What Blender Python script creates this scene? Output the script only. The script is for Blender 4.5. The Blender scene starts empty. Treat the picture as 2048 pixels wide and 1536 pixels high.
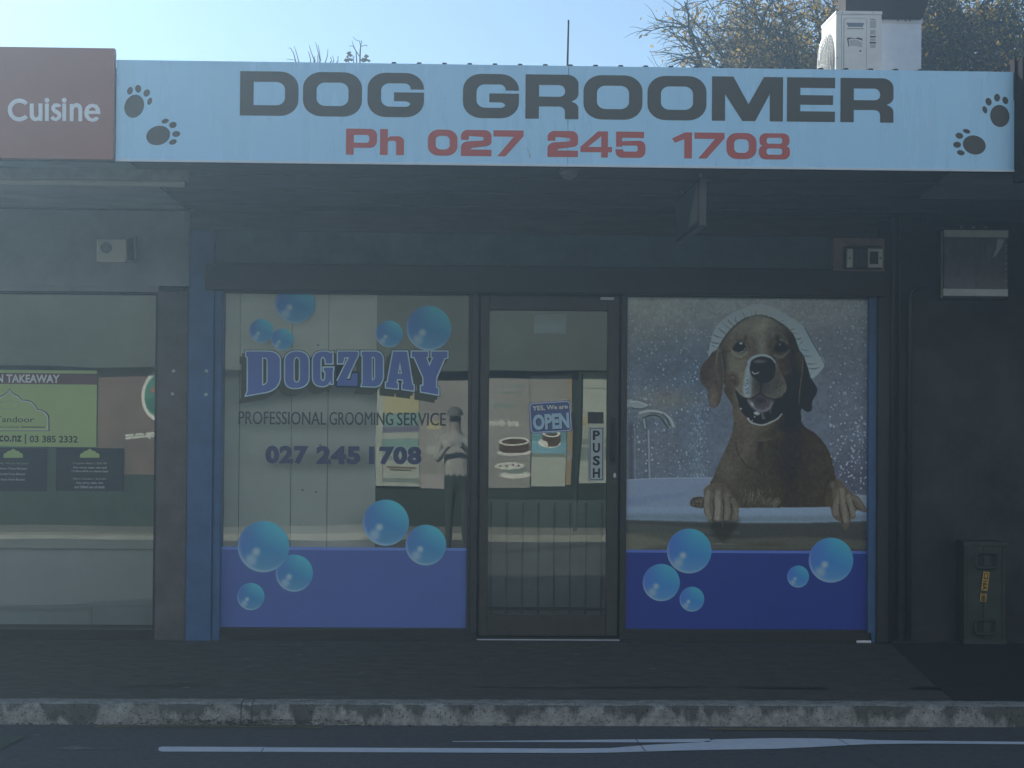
import bpy, bmesh, math, random
import numpy as np
from mathutils import Vector, Matrix
C = bpy.context.scene
GLASS_R = 0.12; SUN_E = 5.0; WORLD_S = 0.072; EXPO = 0.75
HAZE = 0.0078; ANISO = 0.77; HAZE_C = (.51, .76, .98)
TREES = True
HAZE_LIN = (.021, .028, .033)
LIGHT_LIN = (.195, .21, .22)
R = math.radians

# ------------------------------------------------------------------ camera, sky, sun, exposure
YAW, PITCH, ROLL = R(1.95), R(1.06), R(0.44)
CAMP = Vector((-0.44, -12.5, 1.31)); FPX = 4150.0
fw = Vector((math.sin(YAW)*math.cos(PITCH), math.cos(YAW)*math.cos(PITCH), math.sin(PITCH)))
r0 = Vector((math.cos(YAW), -math.sin(YAW), 0)); u0 = r0.cross(fw)
rt = r0*math.cos(ROLL) + u0*math.sin(ROLL); up = u0*math.cos(ROLL) - r0*math.sin(ROLL)
cam = bpy.data.objects.new('camera', bpy.data.cameras.new('camera')); C.collection.objects.link(cam)
M4 = Matrix((( rt.x, up.x, -fw.x, CAMP.x), (rt.y, up.y, -fw.y, CAMP.y), (rt.z, up.z, -fw.z, CAMP.z), (0, 0, 0, 1)))
cam.matrix_world = M4
cam.data.sensor_width = 36; cam.data.lens = FPX/2048*36
cam.data.clip_end = 2000; cam.data.clip_start = 0.05
C.camera = cam

SUN_EL, SUN_AZ = 24.0, 32.0            # the sun stands behind the shops, left of the view
sdir = Vector((-math.sin(R(SUN_AZ))*math.cos(R(SUN_EL)), math.cos(R(SUN_AZ))*math.cos(R(SUN_EL)), math.sin(R(SUN_EL))))
w = bpy.data.worlds.new("World"); C.world = w; w.use_nodes = True
nt = w.node_tree; bg = nt.nodes['Background']
sky = nt.nodes.new('ShaderNodeTexSky'); sky.sky_type = 'NISHITA'; sky.sun_disc = False
sky.sun_elevation = R(SUN_EL); sky.sun_rotation = R(-SUN_AZ)
sky.air_density = 0.8; sky.dust_density = 0.05; sky.ozone_density = 1.6
nt.links.new(sky.outputs[0], bg.inputs[0]); bg.inputs[1].default_value = WORLD_S
sl = bpy.data.lights.new('sun', 'SUN'); sl.energy = SUN_E; sl.angle = R(0.5); sl.color = (1, 0.94, 0.86)
so = bpy.data.objects.new('sun', sl); C.collection.objects.link(so)
so.rotation_euler = (-sdir).to_track_quat('-Z', 'Y').to_euler()
C.view_settings.view_transform = 'Standard'; C.view_settings.look = 'None'
C.view_settings.gamma = 1; C.view_settings.exposure = EXPO
C.render.engine = 'CYCLES'
C.cycles.max_bounces = 8; C.cycles.transparent_max_bounces = 16; C.cycles.volume_bounces = 0
C.cycles.use_denoising = True
try: C.cycles.denoiser = 'OPENIMAGEDENOISE'
except Exception: pass

# ------------------------------------------------------------------ helpers
def P(px, py, Y):
    """the point on the plane y = Y measured at a photograph pixel"""
    d = fw + rt*((px-1024)/FPX) + up*(-(py-768)/FPX)
    t = (Y-CAMP.y)/d.y
    return CAMP + d*t
def PZ(px, py, Z):
    d = fw + rt*((px-1024)/FPX) + up*(-(py-768)/FPX)
    return CAMP + d*((Z-CAMP.z)/d.z)
def rc(x0, y0, x1, y1, Y):
    mx, my = (x0+x1)/2, (y0+y1)/2
    return P(x0, my, Y).x, P(x1, my, Y).x, P(mx, y1, Y).z, P(mx, y0, Y).z   # xa, xb, za, zb

def lin(c):
    return tuple((v/255/12.92 if v/255 <= 0.04045 else ((v/255+0.055)/1.055)**2.4) for v in c)

def mat(name, col, rough=0.6, spec=0.4, var=0.0, scale=8.0, bump=0.0, bscale=60.0, metal=0.0, col2=None, detail=6, stretch=(1, 1, 1), cramp=(0.35, 0.65)):
    m = bpy.data.materials.new(name); m.use_nodes = True
    n = m.node_tree.nodes; l = m.node_tree.links; b = n['Principled BSDF']
    b.inputs['Roughness'].default_value = rough; b.inputs['Metallic'].default_value = metal
    b.inputs['Specular IOR Level'].default_value = spec
    tc = n.new('ShaderNodeTexCoord'); mp = n.new('ShaderNodeMapping'); mp.inputs['Scale'].default_value = stretch
    l.new(tc.outputs['Object'], mp.inputs[0])
    if var > 0 or col2 is not None:
        no = n.new('ShaderNodeTexNoise'); no.inputs['Scale'].default_value = scale; no.inputs['Detail'].default_value = detail
        no.inputs['Roughness'].default_value = 0.65
        l.new(mp.outputs[0], no.inputs['Vector'])
        cr = n.new('ShaderNodeValToRGB'); cr.color_ramp.elements[0].position = cramp[0]; cr.color_ramp.elements[1].position = cramp[1]
        c2 = col2 if col2 is not None else tuple(min(1, v*(1+var)) for v in col)
        c1 = col if col2 is not None else tuple(v*(1-var) for v in col)
        cr.color_ramp.elements[0].color = (*c1, 1); cr.color_ramp.elements[1].color = (*c2, 1)
        l.new(no.outputs['Fac'], cr.inputs[0]); l.new(cr.outputs[0], b.inputs['Base Color'])
        mr = n.new('ShaderNodeMapRange'); mr.inputs['To Min'].default_value = max(0.02, rough-0.12); mr.inputs['To Max'].default_value = min(1, rough+0.12)
        l.new(no.outputs['Fac'], mr.inputs[0]); l.new(mr.outputs[0], b.inputs['Roughness'])
    else:
        b.inputs['Base Color'].default_value = (*col, 1)
    if bump > 0:
        n2 = n.new('ShaderNodeTexNoise'); n2.inputs['Scale'].default_value = bscale; n2.inputs['Detail'].default_value = 5
        l.new(mp.outputs[0], n2.inputs['Vector'])
        bp = n.new('ShaderNodeBump'); bp.inputs['Strength'].default_value = bump; bp.inputs['Distance'].default_value = 0.01
        l.new(n2.outputs['Fac'], bp.inputs['Height']); l.new(bp.outputs[0], b.inputs['Normal'])
    return m

class MB:
    def __init__(s): s.v = []; s.f = []; s.mi = []
    def face(s, pts, mi=0):
        k = len(s.v); s.v += [tuple(p) for p in pts]; s.f.append(tuple(range(k, k+len(pts)))); s.mi.append(mi); return s
    def box(s, x0, x1, y0, y1, z0, z1, mi=0, bev=0.0):
        if bev > 0 and min(x1-x0, y1-y0, z1-z0) > 2.2*bev:
            return s.bbox_bev(x0, x1, y0, y1, z0, z1, bev, mi)
        k = len(s.v)
        s.v += [(x, y, z) for z in (z0, z1) for y in (y0, y1) for x in (x0, x1)]
        for q in ((0, 2, 3, 1), (4, 5, 7, 6), (0, 1, 5, 4), (2, 6, 7, 3), (0, 4, 6, 2), (1, 3, 7, 5)):
            s.f.append(tuple(k+i for i in q)); s.mi.append(mi)
        return s
    def bbox_bev(s, x0, x1, y0, y1, z0, z1, b, mi=0):
        bm = bmesh.new(); bmesh.ops.create_cube(bm, size=1)
        for v in bm.verts:
            v.co = Vector(((x0+x1)/2+v.co.x*(x1-x0), (y0+y1)/2+v.co.y*(y1-y0), (z0+z1)/2+v.co.z*(z1-z0)))
        bmesh.ops.bevel(bm, geom=bm.edges[:], offset=b, segments=2, affect='EDGES', profile=0.5)
        k = len(s.v); bm.verts.index_update()
        s.v += [tuple(v.co) for v in bm.verts]
        for f in bm.faces: s.f.append(tuple(k+v.index for v in f.verts)); s.mi.append(mi)
        bm.free(); return s
    def tube(s, pts, r, n=8, cap=True, mi=0):
        rs = r if isinstance(r, (list, tuple)) else [r]*len(pts)
        pts = [Vector(p) for p in pts]; k0 = len(s.v)
        ref = None
        for i, p in enumerate(pts):
            d = (pts[min(i+1, len(pts)-1)]-pts[max(i-1, 0)]).normalized()
            if ref is None: ref = Vector((0, 0, 1)) if abs(d.z) < 0.9 else Vector((1, 0, 0))
            a = d.cross(ref).normalized(); b = a.cross(d).normalized(); ref = b
            for j in range(n):
                t = 2*math.pi*j/n
                s.v.append(tuple(p+(a*math.cos(t)+b*math.sin(t))*rs[i]))
        for i in range(len(pts)-1):
            for j in range(n):
                j2 = (j+1) % n
                s.f.append((k0+i*n+j, k0+i*n+j2, k0+(i+1)*n+j2, k0+(i+1)*n+j)); s.mi.append(mi)
        if cap:
            s.f.append(tuple(k0+j for j in range(n))[::-1]); s.mi.append(mi)
            s.f.append(tuple(k0+(len(pts)-1)*n+j for j in range(n))); s.mi.append(mi)
        return s
    def disc(s, cx, y0, cz, r, y1, n=24, mi=0, rz=None):
        """a short cylinder along y"""
        rz = rz or r
        k = len(s.v)
        for y in (y0, y1):
            s.v += [(cx+r*math.cos(2*math.pi*j/n), y, cz+rz*math.sin(2*math.pi*j/n)) for j in range(n)]
        for j in range(n):
            j2 = (j+1) % n
            s.f.append((k+j, k+j2, k+n+j2, k+n+j)); s.mi.append(mi)
        s.f.append(tuple(k+j for j in range(n))[::-1]); s.mi.append(mi)
        s.f.append(tuple(k+n+j for j in range(n))); s.mi.append(mi)
        return s
    def build(s, name, m, parent=None, smooth=False):
        me = bpy.data.meshes.new(name); me.from_pydata(s.v, [], s.f)
        ms = m if isinstance(m, (list, tuple)) else [m]
        for q in ms: me.materials.append(q)
        if len(ms) > 1: me.polygons.foreach_set('material_index', s.mi)
        bm = bmesh.new(); bm.from_mesh(me); bmesh.ops.recalc_face_normals(bm, faces=bm.faces); bm.to_mesh(me); bm.free()
        if smooth: me.shade_smooth()
        o = bpy.data.objects.new(name, me); C.collection.objects.link(o)
        if parent is not None: o.parent = parent; o.matrix_parent_inverse = Matrix.Translation(-Vector(parent.location))
        return o

def tag(o, label=None, cat=None, group=None, kind=None):
    if label: o['label'] = label
    if cat: o['category'] = cat
    if group: o['group'] = group
    if kind: o['kind'] = kind
    return o
def thing(name, label, cat, loc=(0, 0, 0), group=None):
    o = bpy.data.objects.new(name, None); C.collection.objects.link(o); o.location = loc; o.empty_display_size = 0.1
    return tag(o, label, cat, group)
def struct(o): o['kind'] = 'structure'; return o

def flat(name, loops, y, th, m, parent=None, offset=0.0, fit=None):
    """a sheet in the xz plane cut to closed loops [(x, z), ...] (even-odd), from y to y+th"""
    cu = bpy.data.curves.new(name, 'CURVE'); cu.dimensions = '2D'; cu.fill_mode = 'BOTH'
    for lp in loops:
        sp = cu.splines.new('POLY'); sp.points.add(len(lp)-1)
        sp.points.foreach_set('co', [c for p in lp for c in (p[0], p[1], 0, 1)]); sp.use_cyclic_u = True
    cu.offset = offset; cu.extrude = th/2
    return conv(name, cu, y+th/2, m, parent, fit)
def conv(name, cu, y, m, parent, fit=None, slant=0, xf=None):
    t = bpy.data.objects.new('tmp', cu); C.collection.objects.link(t)
    dg = bpy.context.evaluated_depsgraph_get()
    me = bpy.data.meshes.new_from_object(t.evaluated_get(dg))
    bpy.data.objects.remove(t); bpy.data.curves.remove(cu)
    n = len(me.vertices); co = np.zeros(n*3); me.vertices.foreach_get('co', co); co = co.reshape(-1, 3)
    if slant: co[:, 0] += slant*co[:, 1]
    if fit is not None and n:
        x0, x1, z0, z1 = fit
        a, b = co[:, 0].min(), co[:, 0].max(); c, d = co[:, 1].min(), co[:, 1].max()
        co[:, 0] = x0+(co[:, 0]-a)/(b-a)*(x1-x0); co[:, 1] = z0+(co[:, 1]-c)/(d-c)*(z1-z0)
    X, Z, H = co[:, 0].copy(), co[:, 1].copy(), co[:, 2].copy()
    if xf: X, Z = xf(X, Z)
    out = np.stack([X, y-H, Z], 1)
    me.vertices.foreach_set('co', out.reshape(-1)); me.materials.clear(); me.materials.append(m); me.name = name
    me.update()
    o = bpy.data.objects.new(name, me); C.collection.objects.link(o)
    if parent is not None: o.parent = parent; o.matrix_parent_inverse = Matrix.Translation(-Vector(parent.location))
    return o
def text(name, s, fit, y, th, m, parent=None, bold=0.0, slant=0, xf=None, spacing=1.0):
    cu = bpy.data.curves.new(name, 'FONT'); cu.body = s; cu.size = 1; cu.offset = bold; cu.extrude = th/2
    cu.resolution_u = 3; cu.space_character = spacing
    return conv(name, cu, y+th/2, m, parent, fit, slant, xf)
def rloop(x0, x1, z0, z1, r, n=5):
    out = []
    for cx, cz, a in ((x1-r, z1-r, 0), (x0+r, z1-r, 90), (x0+r, z0+r, 180), (x1-r, z0+r, 270)):
        out += [(cx+r*math.cos(R(a+90*i/n)), cz+r*math.sin(R(a+90*i/n))) for i in range(n+1)]
    return out
def eloop(cx, cz, a, b, ang=0, n=28):
    ca, sa = math.cos(R(ang)), math.sin(R(ang)); out = []
    for i in range(n):
        t = 2*math.pi*i/n; u, v = a*math.cos(t), b*math.sin(t)
        out.append((cx+u*ca-v*sa, cz+u*sa+v*ca))
    return out
# ------------------------------------------------------------------ a small painter for printed vinyl (colours per vertex)
class Canvas:
    def __init__(s, x0, y0, x1, y1, k=1.0):
        s.x0, s.y0, s.k = x0, y0, k
        s.W, s.H = int((x1-x0)*k), int((y1-y0)*k)
        s.a = np.zeros((s.H, s.W, 3)); s.rng = np.random.RandomState(5)
        s.X, s.Y = np.meshgrid(x0+(np.arange(s.W)+.5)/k, y0+(np.arange(s.H)+.5)/k)
    @staticmethod
    def blur(m, sg):
        if sg <= 0.05: return m
        n = int(3*sg)+1; g = np.exp(-np.arange(-n, n+1)**2/(2*sg*sg)); g /= g.sum()
        for ax in (0, 1):
            p = np.pad(m, [(n, n) if a == ax else (0, 0) for a in (0, 1)], mode='edge'); o = np.zeros_like(m)
            for i, w_ in enumerate(g): o += w_*(p[i:i+m.shape[0]] if ax == 0 else p[:, i:i+m.shape[1]])
            m = o
        return m
    @staticmethod
    def smooth(pts, n=6):
        p = np.array(pts, float); N = len(p); out = []
        for i in range(N):
            a, b, c, d = p[i-1], p[i], p[(i+1) % N], p[(i+2) % N]
            for j in range(n):
                t = j/n
                out.append(.5*((2*b)+(c-a)*t+(2*a-5*b+4*c-d)*t*t+(3*b-a-3*c+d)*t**3))
        return np.array(out)
    def mask(s, pts, sg=0.6, sm=True):
        q = s.smooth(pts) if sm else np.array(pts, float)
        m = np.zeros((s.H, s.W)); x, y = s.X, s.Y
        ins = np.zeros((s.H, s.W), bool)
        for i in range(len(q)):
            (xa, ya), (xb, yb) = q[i-1], q[i]
            if ya == yb: continue
            r = ((y > min(ya, yb)) & (y <= max(ya, yb)))
            ins ^= r & (x < (xb-xa)*(y-ya)/(yb-ya)+xa)
        return s.blur(ins.astype(float), sg*s.k)
    @staticmethod
    def blur3(a, sg): return np.stack([Canvas.blur(a[..., i], sg) for i in range(3)], -1)
    def mix(s, m, col):
        m = np.clip(m, 0, 1)[..., None]; s.a = s.a*(1-m)+np.array(col, float)*m
    def fill(s, pts, col, sg=0.6, al=1.0, clip=None, sm=True):
        m = s.mask(pts, sg, sm)*al
        if clip is not None: m = m*clip
        s.mix(m, col); return m/max(al, 1e-6)
    def blob(s, x, y, a, b, col, al=1.0, ang=0, clip=None, p=1.0):
        t = R(ang); u = (s.X-x)*math.cos(t)+(s.Y-y)*math.sin(t); v = -(s.X-x)*math.sin(t)+(s.Y-y)*math.cos(t)
        m = np.exp(-(((u/a)**2+(v/b)**2)**p))*al
        if clip is not None: m = m*clip
        s.mix(m, col)
    def stroke(s, pts, w_, col, al=1.0, sg=0.5, clip=None, taper=False, closed=False):
        p = np.array(pts, float)
        if len(p) > 2:
            q = []
            for i in range(len(p)-1):
                a, b, c, d = p[max(i-1, 0)], p[i], p[i+1], p[min(i+2, len(p)-1)]
                for j in range(6):
                    t = j/6; q.append(.5*((2*b)+(c-a)*t+(2*a-5*b+4*c-d)*t*t+(3*b-a-3*c+d)*t**3))
            q.append(p[-1]); p = np.array(q)
        pad = w_+3
        x0 = int(max(0, (p[:, 0].min()-pad-s.x0)*s.k)); x1 = int(min(s.W, (p[:, 0].max()+pad-s.x0)*s.k+1))
        y0 = int(max(0, (p[:, 1].min()-pad-s.y0)*s.k)); y1 = int(min(s.H, (p[:, 1].max()+pad-s.y0)*s.k+1))
        if x1 <= x0 or y1 <= y0: return
        X, Y = s.X[y0:y1, x0:x1], s.Y[y0:y1, x0:x1]; D = np.full(X.shape, 9e9)
        L = len(p)-1
        for i in range(L):
            a, b = p[i], p[i+1]; d = b-a; dd = (d**2).sum()+1e-9
            t = np.clip(((X-a[0])*d[0]+(Y-a[1])*d[1])/dd, 0, 1)
            f = 1.0
            if taper: u = (i+t)/L; f = 0.25+0.75*np.sin(np.pi*np.clip(u, 0, 1))
            D = np.minimum(D, np.hypot(X-a[0]-t*d[0], Y-a[1]-t*d[1])-w_/2*f)
        m = np.clip(0.5-D/(2*sg), 0, 1)*al
        if clip is not None: m = m*clip[y0:y1, x0:x1]
        m = m[..., None]; s.a[y0:y1, x0:x1] = s.a[y0:y1, x0:x1]*(1-m)+np.array(col, float)*m
    def noise(s, cell, seed=0):
        rg = np.random.RandomState(seed); o = np.zeros((s.H, s.W)); am = 1; tot = 0
        while cell > 1.5:
            gh, gw = int(s.H/s.k/cell)+3, int(s.W/s.k/cell)+3; g = rg.rand(gh, gw)
            fx, fy = (s.X-s.x0)/cell, (s.Y-s.y0)/cell; ix, iy = fx.astype(int), fy.astype(int); tx, ty = fx-ix, fy-iy
            tx, ty = tx*tx*(3-2*tx), ty*ty*(3-2*ty)
            o += am*((g[iy, ix]*(1-tx)+g[iy, ix+1]*tx)*(1-ty)+(g[iy+1, ix]*(1-tx)+g[iy+1, ix+1]*tx)*ty)
            tot += am; am *= .55; cell /= 2
        return o/tot

def dog_print():
    c = Canvas(1250, 586, 1740, 1108, 1.0); rg = c.rng
    F = lambda L: [(1380+x/5.12, 590+y/5.12) for x, y in L]
    K = lambda L: [(1240+x/2.7926, 570+y/2.7926) for x, y in L]
    B = lambda L: [(1360+x/5.12, 860+y/5.12) for x, y in L]
    # wet grey wall behind
    t = np.clip((c.Y-590)/200, 0, 1)[..., None]
    c.a[:] = np.array((97, 107, 110.))*(1-t)+np.array((76, 88, 101.))*t
    c.blob(1290, 620, 120, 70, (104, 112, 110), .6); c.blob(1330, 740, 100, 60, (70, 84, 98), .7)
    c.blob(1400, 760, 50, 80, (66, 82, 98), .6); c.blob(1330, 800, 70, 22, (92, 96, 92), .6); c.blob(1300, 900, 60, 40, (78, 84, 92), .6)
    c.blob(1690, 760, 60, 130, (76, 85, 97), .6); c.blob(1700, 960, 60, 60, (64, 68, 82), .7); c.blob(1650, 620, 80, 40, (94, 102, 106), .6)
    c.a *= (1+.13*(c.noise(26, 3)-.5)+.16*(c.noise(7, 4)-.5))[..., None]
    for i in range(26):      # grain of the wall
        y = rg.uniform(590, 960); x = rg.uniform(1255, 1700); c.stroke([(x, y), (x+rg.uniform(20, 80), y+rg.uniform(-2, 2))], 2.5, (70, 82, 94), .22, 1.5)
    # falling water and drops
    for i in range(1300):
        x = rg.uniform(1252, 1738); y = rg.uniform(590, 985); k = rg.rand()
        if x > 1420 and x < 1660 and y > 700: continue
        col = (122+34*k, 136+34*k, 146+34*k); r = rg.choice([.7, 1.1, 1.7], p=[.5, .35, .15])
        c.stroke([(x, y), (x+.3, y+rg.uniform(.2, 1.6))], r*1.8, col, rg.uniform(.35, .95), .7)
    for i in range(420):
        u = rg.rand(); x = 1398+rg.normal(0, 9)+14*u*(rg.rand()-.5); y = 805+u*165
        q = rg.uniform(-45, 22); c.stroke([(x, y), (x+rg.uniform(-1, 1), y+rg.uniform(1, 6))], rg.uniform(.8, 1.8), (108+q, 128+q, 142+q), rg.uniform(.12, .5), .9)
    for i in range(60):
        x = rg.uniform(1660, 1735); y = rg.uniform(830, 985); c.blob(x, y, 1.5, 1.7, (165, 178, 190), .95)
    # chrome tap
    c.fill(K([(30, 650), (60, 640), (90, 655), (150, 665), (158, 685), (120, 690), (85, 690), (60, 680), (30, 690)]), (104, 116, 122), 1)
    c.stroke(K([(60, 655), (100, 652), (150, 672)]), 2, (160, 172, 178), .8, 1); c.stroke(K([(70, 690), (120, 694), (156, 682)]), 2, (48, 56, 62), .8, 1)
    c.fill(K([(100, 730), (112, 702), (170, 692), (230, 700), (275, 725), (305, 760), (316, 795), (285, 808), (258, 800), (250, 770), (215, 745), (160, 740), (140, 765), (120, 755)]), (86, 98, 104), .8)
    c.stroke(K([(112, 716), (170, 704), (232, 714), (280, 748), (300, 790)]), 3.2, (150, 164, 170), .85, 1.2); c.stroke(K([(130, 745), (180, 728), (225, 740), (252, 775), (268, 800)]), 3, (44, 52, 58), .8, 1.4)
    c.stroke(K([(240, 720), (262, 745), (278, 785)]), 2.6, (40, 48, 54), .7, 1.2); c.stroke(K([(175, 716), (225, 722), (250, 748)]), 1.8, (52, 60, 66), .6, 1)
    c.fill(K([(125, 750), (150, 745), (158, 800), (140, 815), (128, 790)]), (70, 82, 90), 1); c.stroke(K([(134, 752), (142, 800)]), 2, (140, 154, 160), .7, 1)
    c.stroke(K([(40, 700), (46, 1075)]), 6, (92, 106, 116), .35, 3); c.stroke(K([(62, 790), (64, 1075)]), 8, (46, 54, 64), .5, 4); c.stroke(K([(160, 815), (166, 1075)]), 3, (130, 144, 154), .55, 1.5)
    c.stroke(K([(152, 815), (158, 1075)]), 2, (56, 66, 76), .5, 1.5); c.stroke(K([(84, 800), (84, 1070)]), 1.6, (120, 132, 142), .4, 1)
    c.blob(*K([(108, 878)])[0], 2.5, 2.5, (140, 154, 162), .9)
    # tub, inside and rim
    c.fill(K([(20, 1090), (200, 1080), (520, 1075), (700, 1260), (20, 1260)]), (93, 108, 126), 1, sm=False)
    c.fill(K([(20, 1195), (380, 1155), (380, 1180), (20, 1245)]), (84, 101, 123), 3, .7, sm=False); c.fill(K([(380, 1115), (520, 1110), (520, 1255), (385, 1255)]), (88, 103, 121), 2, .6, sm=False)
    c.stroke(K([(20, 1092), (200, 1082), (510, 1078)]), 1.6, (125, 138, 152), .6, .8)
    # body
    body = K([(600, 560), (636, 690), (634, 800), (604, 890), (560, 985), (526, 1070), (505, 1110), (520, 1160), (600, 1240), (640, 1246), (1150, 1242), (1190, 1230), (1215, 1150), (1200, 1050), (1180, 960), (1145, 890), (1090, 830), (1030, 790), (1006, 730), (1000, 600)])
    bm_ = c.fill(body, (66, 66, 61), .8)
    c.blob(1570, 920, 60, 120, (55, 58, 57), .9, clip=bm_); c.blob(1610, 820, 40, 50, (52, 56, 56), .85, clip=bm_); c.blob(1480, 880, 24, 60, (78, 76, 66), .8, 8, clip=bm_)
    c.blob(1455, 935, 22, 34, (84, 84, 74), .8, clip=bm_); c.blob(1500, 890, 16, 34, (84, 80, 68), .7, clip=bm_)
    c.blob(1630, 940, 26, 40, (66, 69, 68), .7, clip=bm_); c.blob(1522, 870, 9, 55, (52, 54, 54), .7, -3, clip=bm_)
    c.blob(1545, 850, 20, 26, (66, 64, 60), .7, clip=bm_); c.blob(1450, 1000, 26, 24, (66, 64, 58), .6, clip=bm_); c.blob(1640, 990, 30, 18, (70, 70, 64), .5, clip=bm_)
    c.stroke(B([(575, 130), (600, 230), (660, 340), (740, 400), (800, 390)]), 3, (50, 52, 50), .7, 2.5, clip=bm_); c.stroke(B([(590, 150), (620, 250), (680, 330)]), 2, (92, 92, 82), .5, 1.5, clip=bm_)
    c.stroke(B([(870, 0), (860, 80), (800, 220), (810, 300)]), 3, (46, 48, 48), .6, 3, clip=bm_); c.stroke(B([(880, 60), (940, 160), (1010, 200)]), 3, (50, 50, 50), .5, 3, clip=bm_)
    for i in range(900):     # fur
        x = rg.uniform(1420, 1680); y = rg.uniform(780, 1018); a = math.atan2(y-800, (x-1545)*.5)+rg.normal(0, .25); L = rg.uniform(3, 9)
        lt = rg.rand() < .5; dk = 1-.25*np.clip((x-1540)/120, 0, 1)
        c.stroke([(x, y), (x+L*math.cos(a), y+L*math.sin(a)*1.2)], .9, (98*dk, 98*dk, 86*dk) if lt else (44, 46, 46), .16, .6, clip=bm_)
    for i in range(46):
        x = 1508+rg.normal(0, 12); y = 985+rg.uniform(-8, 14); c.stroke([(x, y), (x+rg.uniform(-4, 4), y+rg.uniform(6, 16))], 1.1, (104, 106, 94), .35, .8, clip=bm_)
    for i in range(34):
        x = 1548+rg.normal(0, 9); y = 997+rg.uniform(-4, 8); c.stroke([(x+8, y), (x-3, y+12)], 1.1, (100, 104, 96), .35, .8, clip=bm_)
    # outside of the tub below the rim
    c.fill([(1240, 1028), (1750, 1036), (1750, 1120), (1240, 1120)], (56, 62, 64), .8, sm=False)
    c.fill([(1240, 1066), (1300, 1064), (1480, 1078), (1600, 1074), (1750, 1082), (1750, 1098), (1240, 1100)], (69, 74, 71), 2, .8, sm=False); c.fill([(1240, 1046), (1330, 1050), (1480, 1062), (1480, 1070), (1300, 1066), (1240, 1062)], (66, 74, 74), 2, .6, sm=False)
    c.fill([(1240, 1070), (1290, 1072), (1340, 1086), (1300, 1095), (1240, 1108)], (84, 90, 82), 3, .6)
    c.blob(1530, 1090, 40, 5, (58, 62, 58), .7); c.stroke([(1400, 1088), (1470, 1089)], 2, (80, 88, 86), .5, 1)
    c.fill(K([(20, 1240), (470, 1238), (660, 1248), (900, 1244), (1100, 1242), (1300, 1232), (1395, 1262), (1395, 1318), (1200, 1324), (1000, 1330), (660, 1330), (300, 1318), (20, 1312)]), (96, 114, 131), .9, sm=False)
    c.fill(K([(20, 1280), (470, 1280), (660, 1292), (1000, 1290), (1395, 1285), (1395, 1320), (1000, 1330), (660, 1330), (20, 1312)]), (80, 96, 108), 3, .8, sm=False)
    c.fill(K([(1290, 1172), (1340, 1172), (1395, 1186), (1395, 1262), (1370, 1262), (1340, 1190)]), (102, 116, 126), 1.2)
    # paws
    def paw(o, toes, base, lightc, pads):
        m = c.fill(o, base, .8)
        for (q, cl, w_) in toes: c.stroke(q, w_, cl, .75, 2.2, clip=m)
        for q in pads: c.stroke(q, 1.5, (42, 44, 42), .8, 1.1)
        for i in range(170):
            x = rg.uniform(min(p[0] for p in o), max(p[0] for p in o)); y = rg.uniform(min(p[1] for p in o), max(p[1] for p in o))
            c.stroke([(x, y), (x+rg.uniform(-1.5, 1.5), y+rg.uniform(3, 7))], .9, lightc if rg.rand() < .5 else (52, 52, 46), .22, .6, clip=m)
        return m
    c.fill(B([(320, 900), (590, 900), (600, 960), (520, 1090), (440, 1150), (350, 1080), (300, 950)]), (45, 50, 50), 4, .75)
    c.fill(B([(1640, 900), (1740, 900), (1730, 1010), (1700, 1030), (1670, 1000)]), (66, 68, 62), 2, .8)
    lf = (112, 112, 98)
    paw(B([(105, 760), (130, 700), (200, 688), (250, 700), (245, 795), (180, 798), (125, 785)]), [(B([(150, 740), (210, 735)]), (84, 84, 76), 6)], (60, 60, 55), (100, 100, 92), [B([(150, 720), (170, 790)]), B([(200, 700), (205, 790)]), B([(110, 745), (240, 755)])])
    paw(B([(250, 700), (245, 620), (290, 570), (370, 545), (460, 560), (520, 640), (580, 730), (605, 800), (600, 900), (560, 940), (510, 930), (470, 930), (440, 925), (400, 940), (350, 925), (320, 950), (280, 900), (245, 830)]),
        [(B([(290, 640), (275, 780), (300, 900)]), (98, 98, 86), 9), (B([(390, 640), (390, 780), (385, 900)]), (108, 108, 94), 11), (B([(480, 660), (490, 790), (480, 900)]), (92, 92, 80), 9), (B([(540, 720), (575, 800), (570, 900)]), (88, 88, 78), 8)],
        (76, 75, 66), lf, [B([(340, 720), (350, 820), (335, 930)]), B([(440, 720), (450, 820), (435, 1010)]), B([(525, 760), (535, 830), (520, 920)])])
    c.blob(*B([(400, 600)])[0], 20, 10, (84, 78, 66), .5)
    paw(B([(1490, 640), (1530, 540), (1570, 512), (1640, 512), (1700, 590), (1760, 650), (1830, 690), (1900, 790), (1915, 840), (1880, 845), (1840, 820), (1800, 840), (1800, 890), (1770, 915), (1740, 890), (1745, 940), (1720, 1000), (1690, 1020), (1660, 950), (1600, 920), (1560, 870), (1540, 790), (1490, 770)]),
        [(B([(1570, 560), (1600, 700), (1600, 850)]), (94, 92, 78), 12), (B([(1660, 620), (1680, 760), (1700, 930)]), (98, 97, 84), 10), (B([(1730, 680), (1760, 790), (1775, 870)]), (96, 96, 84), 9), (B([(1780, 690), (1840, 740), (1880, 820)]), (86, 87, 78), 8)],
        (74, 72, 62), lf, [B([(1630, 760), (1640, 850), (1670, 960)]), B([(1700, 740), (1735, 840), (1745, 920)]), B([(1770, 730), (1800, 790), (1850, 830)])])
    c.stroke(B([(440, 925), (438, 1010)]), 1.2, (104, 110, 106), .35, .8); c.stroke(B([(370, 1162), (430, 1165)]), 1.4, (96, 104, 102), .5, .9)
    # ears
    el = c.fill(F([(200, 640), (240, 575), (290, 540), (325, 640), (345, 800), (340, 930), (325, 1040), (300, 1120), (255, 1160), (210, 1140), (188, 1060), (185, 985), (135, 925), (105, 860), (110, 770), (150, 690)]), (70, 67, 61), .8)
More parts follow.
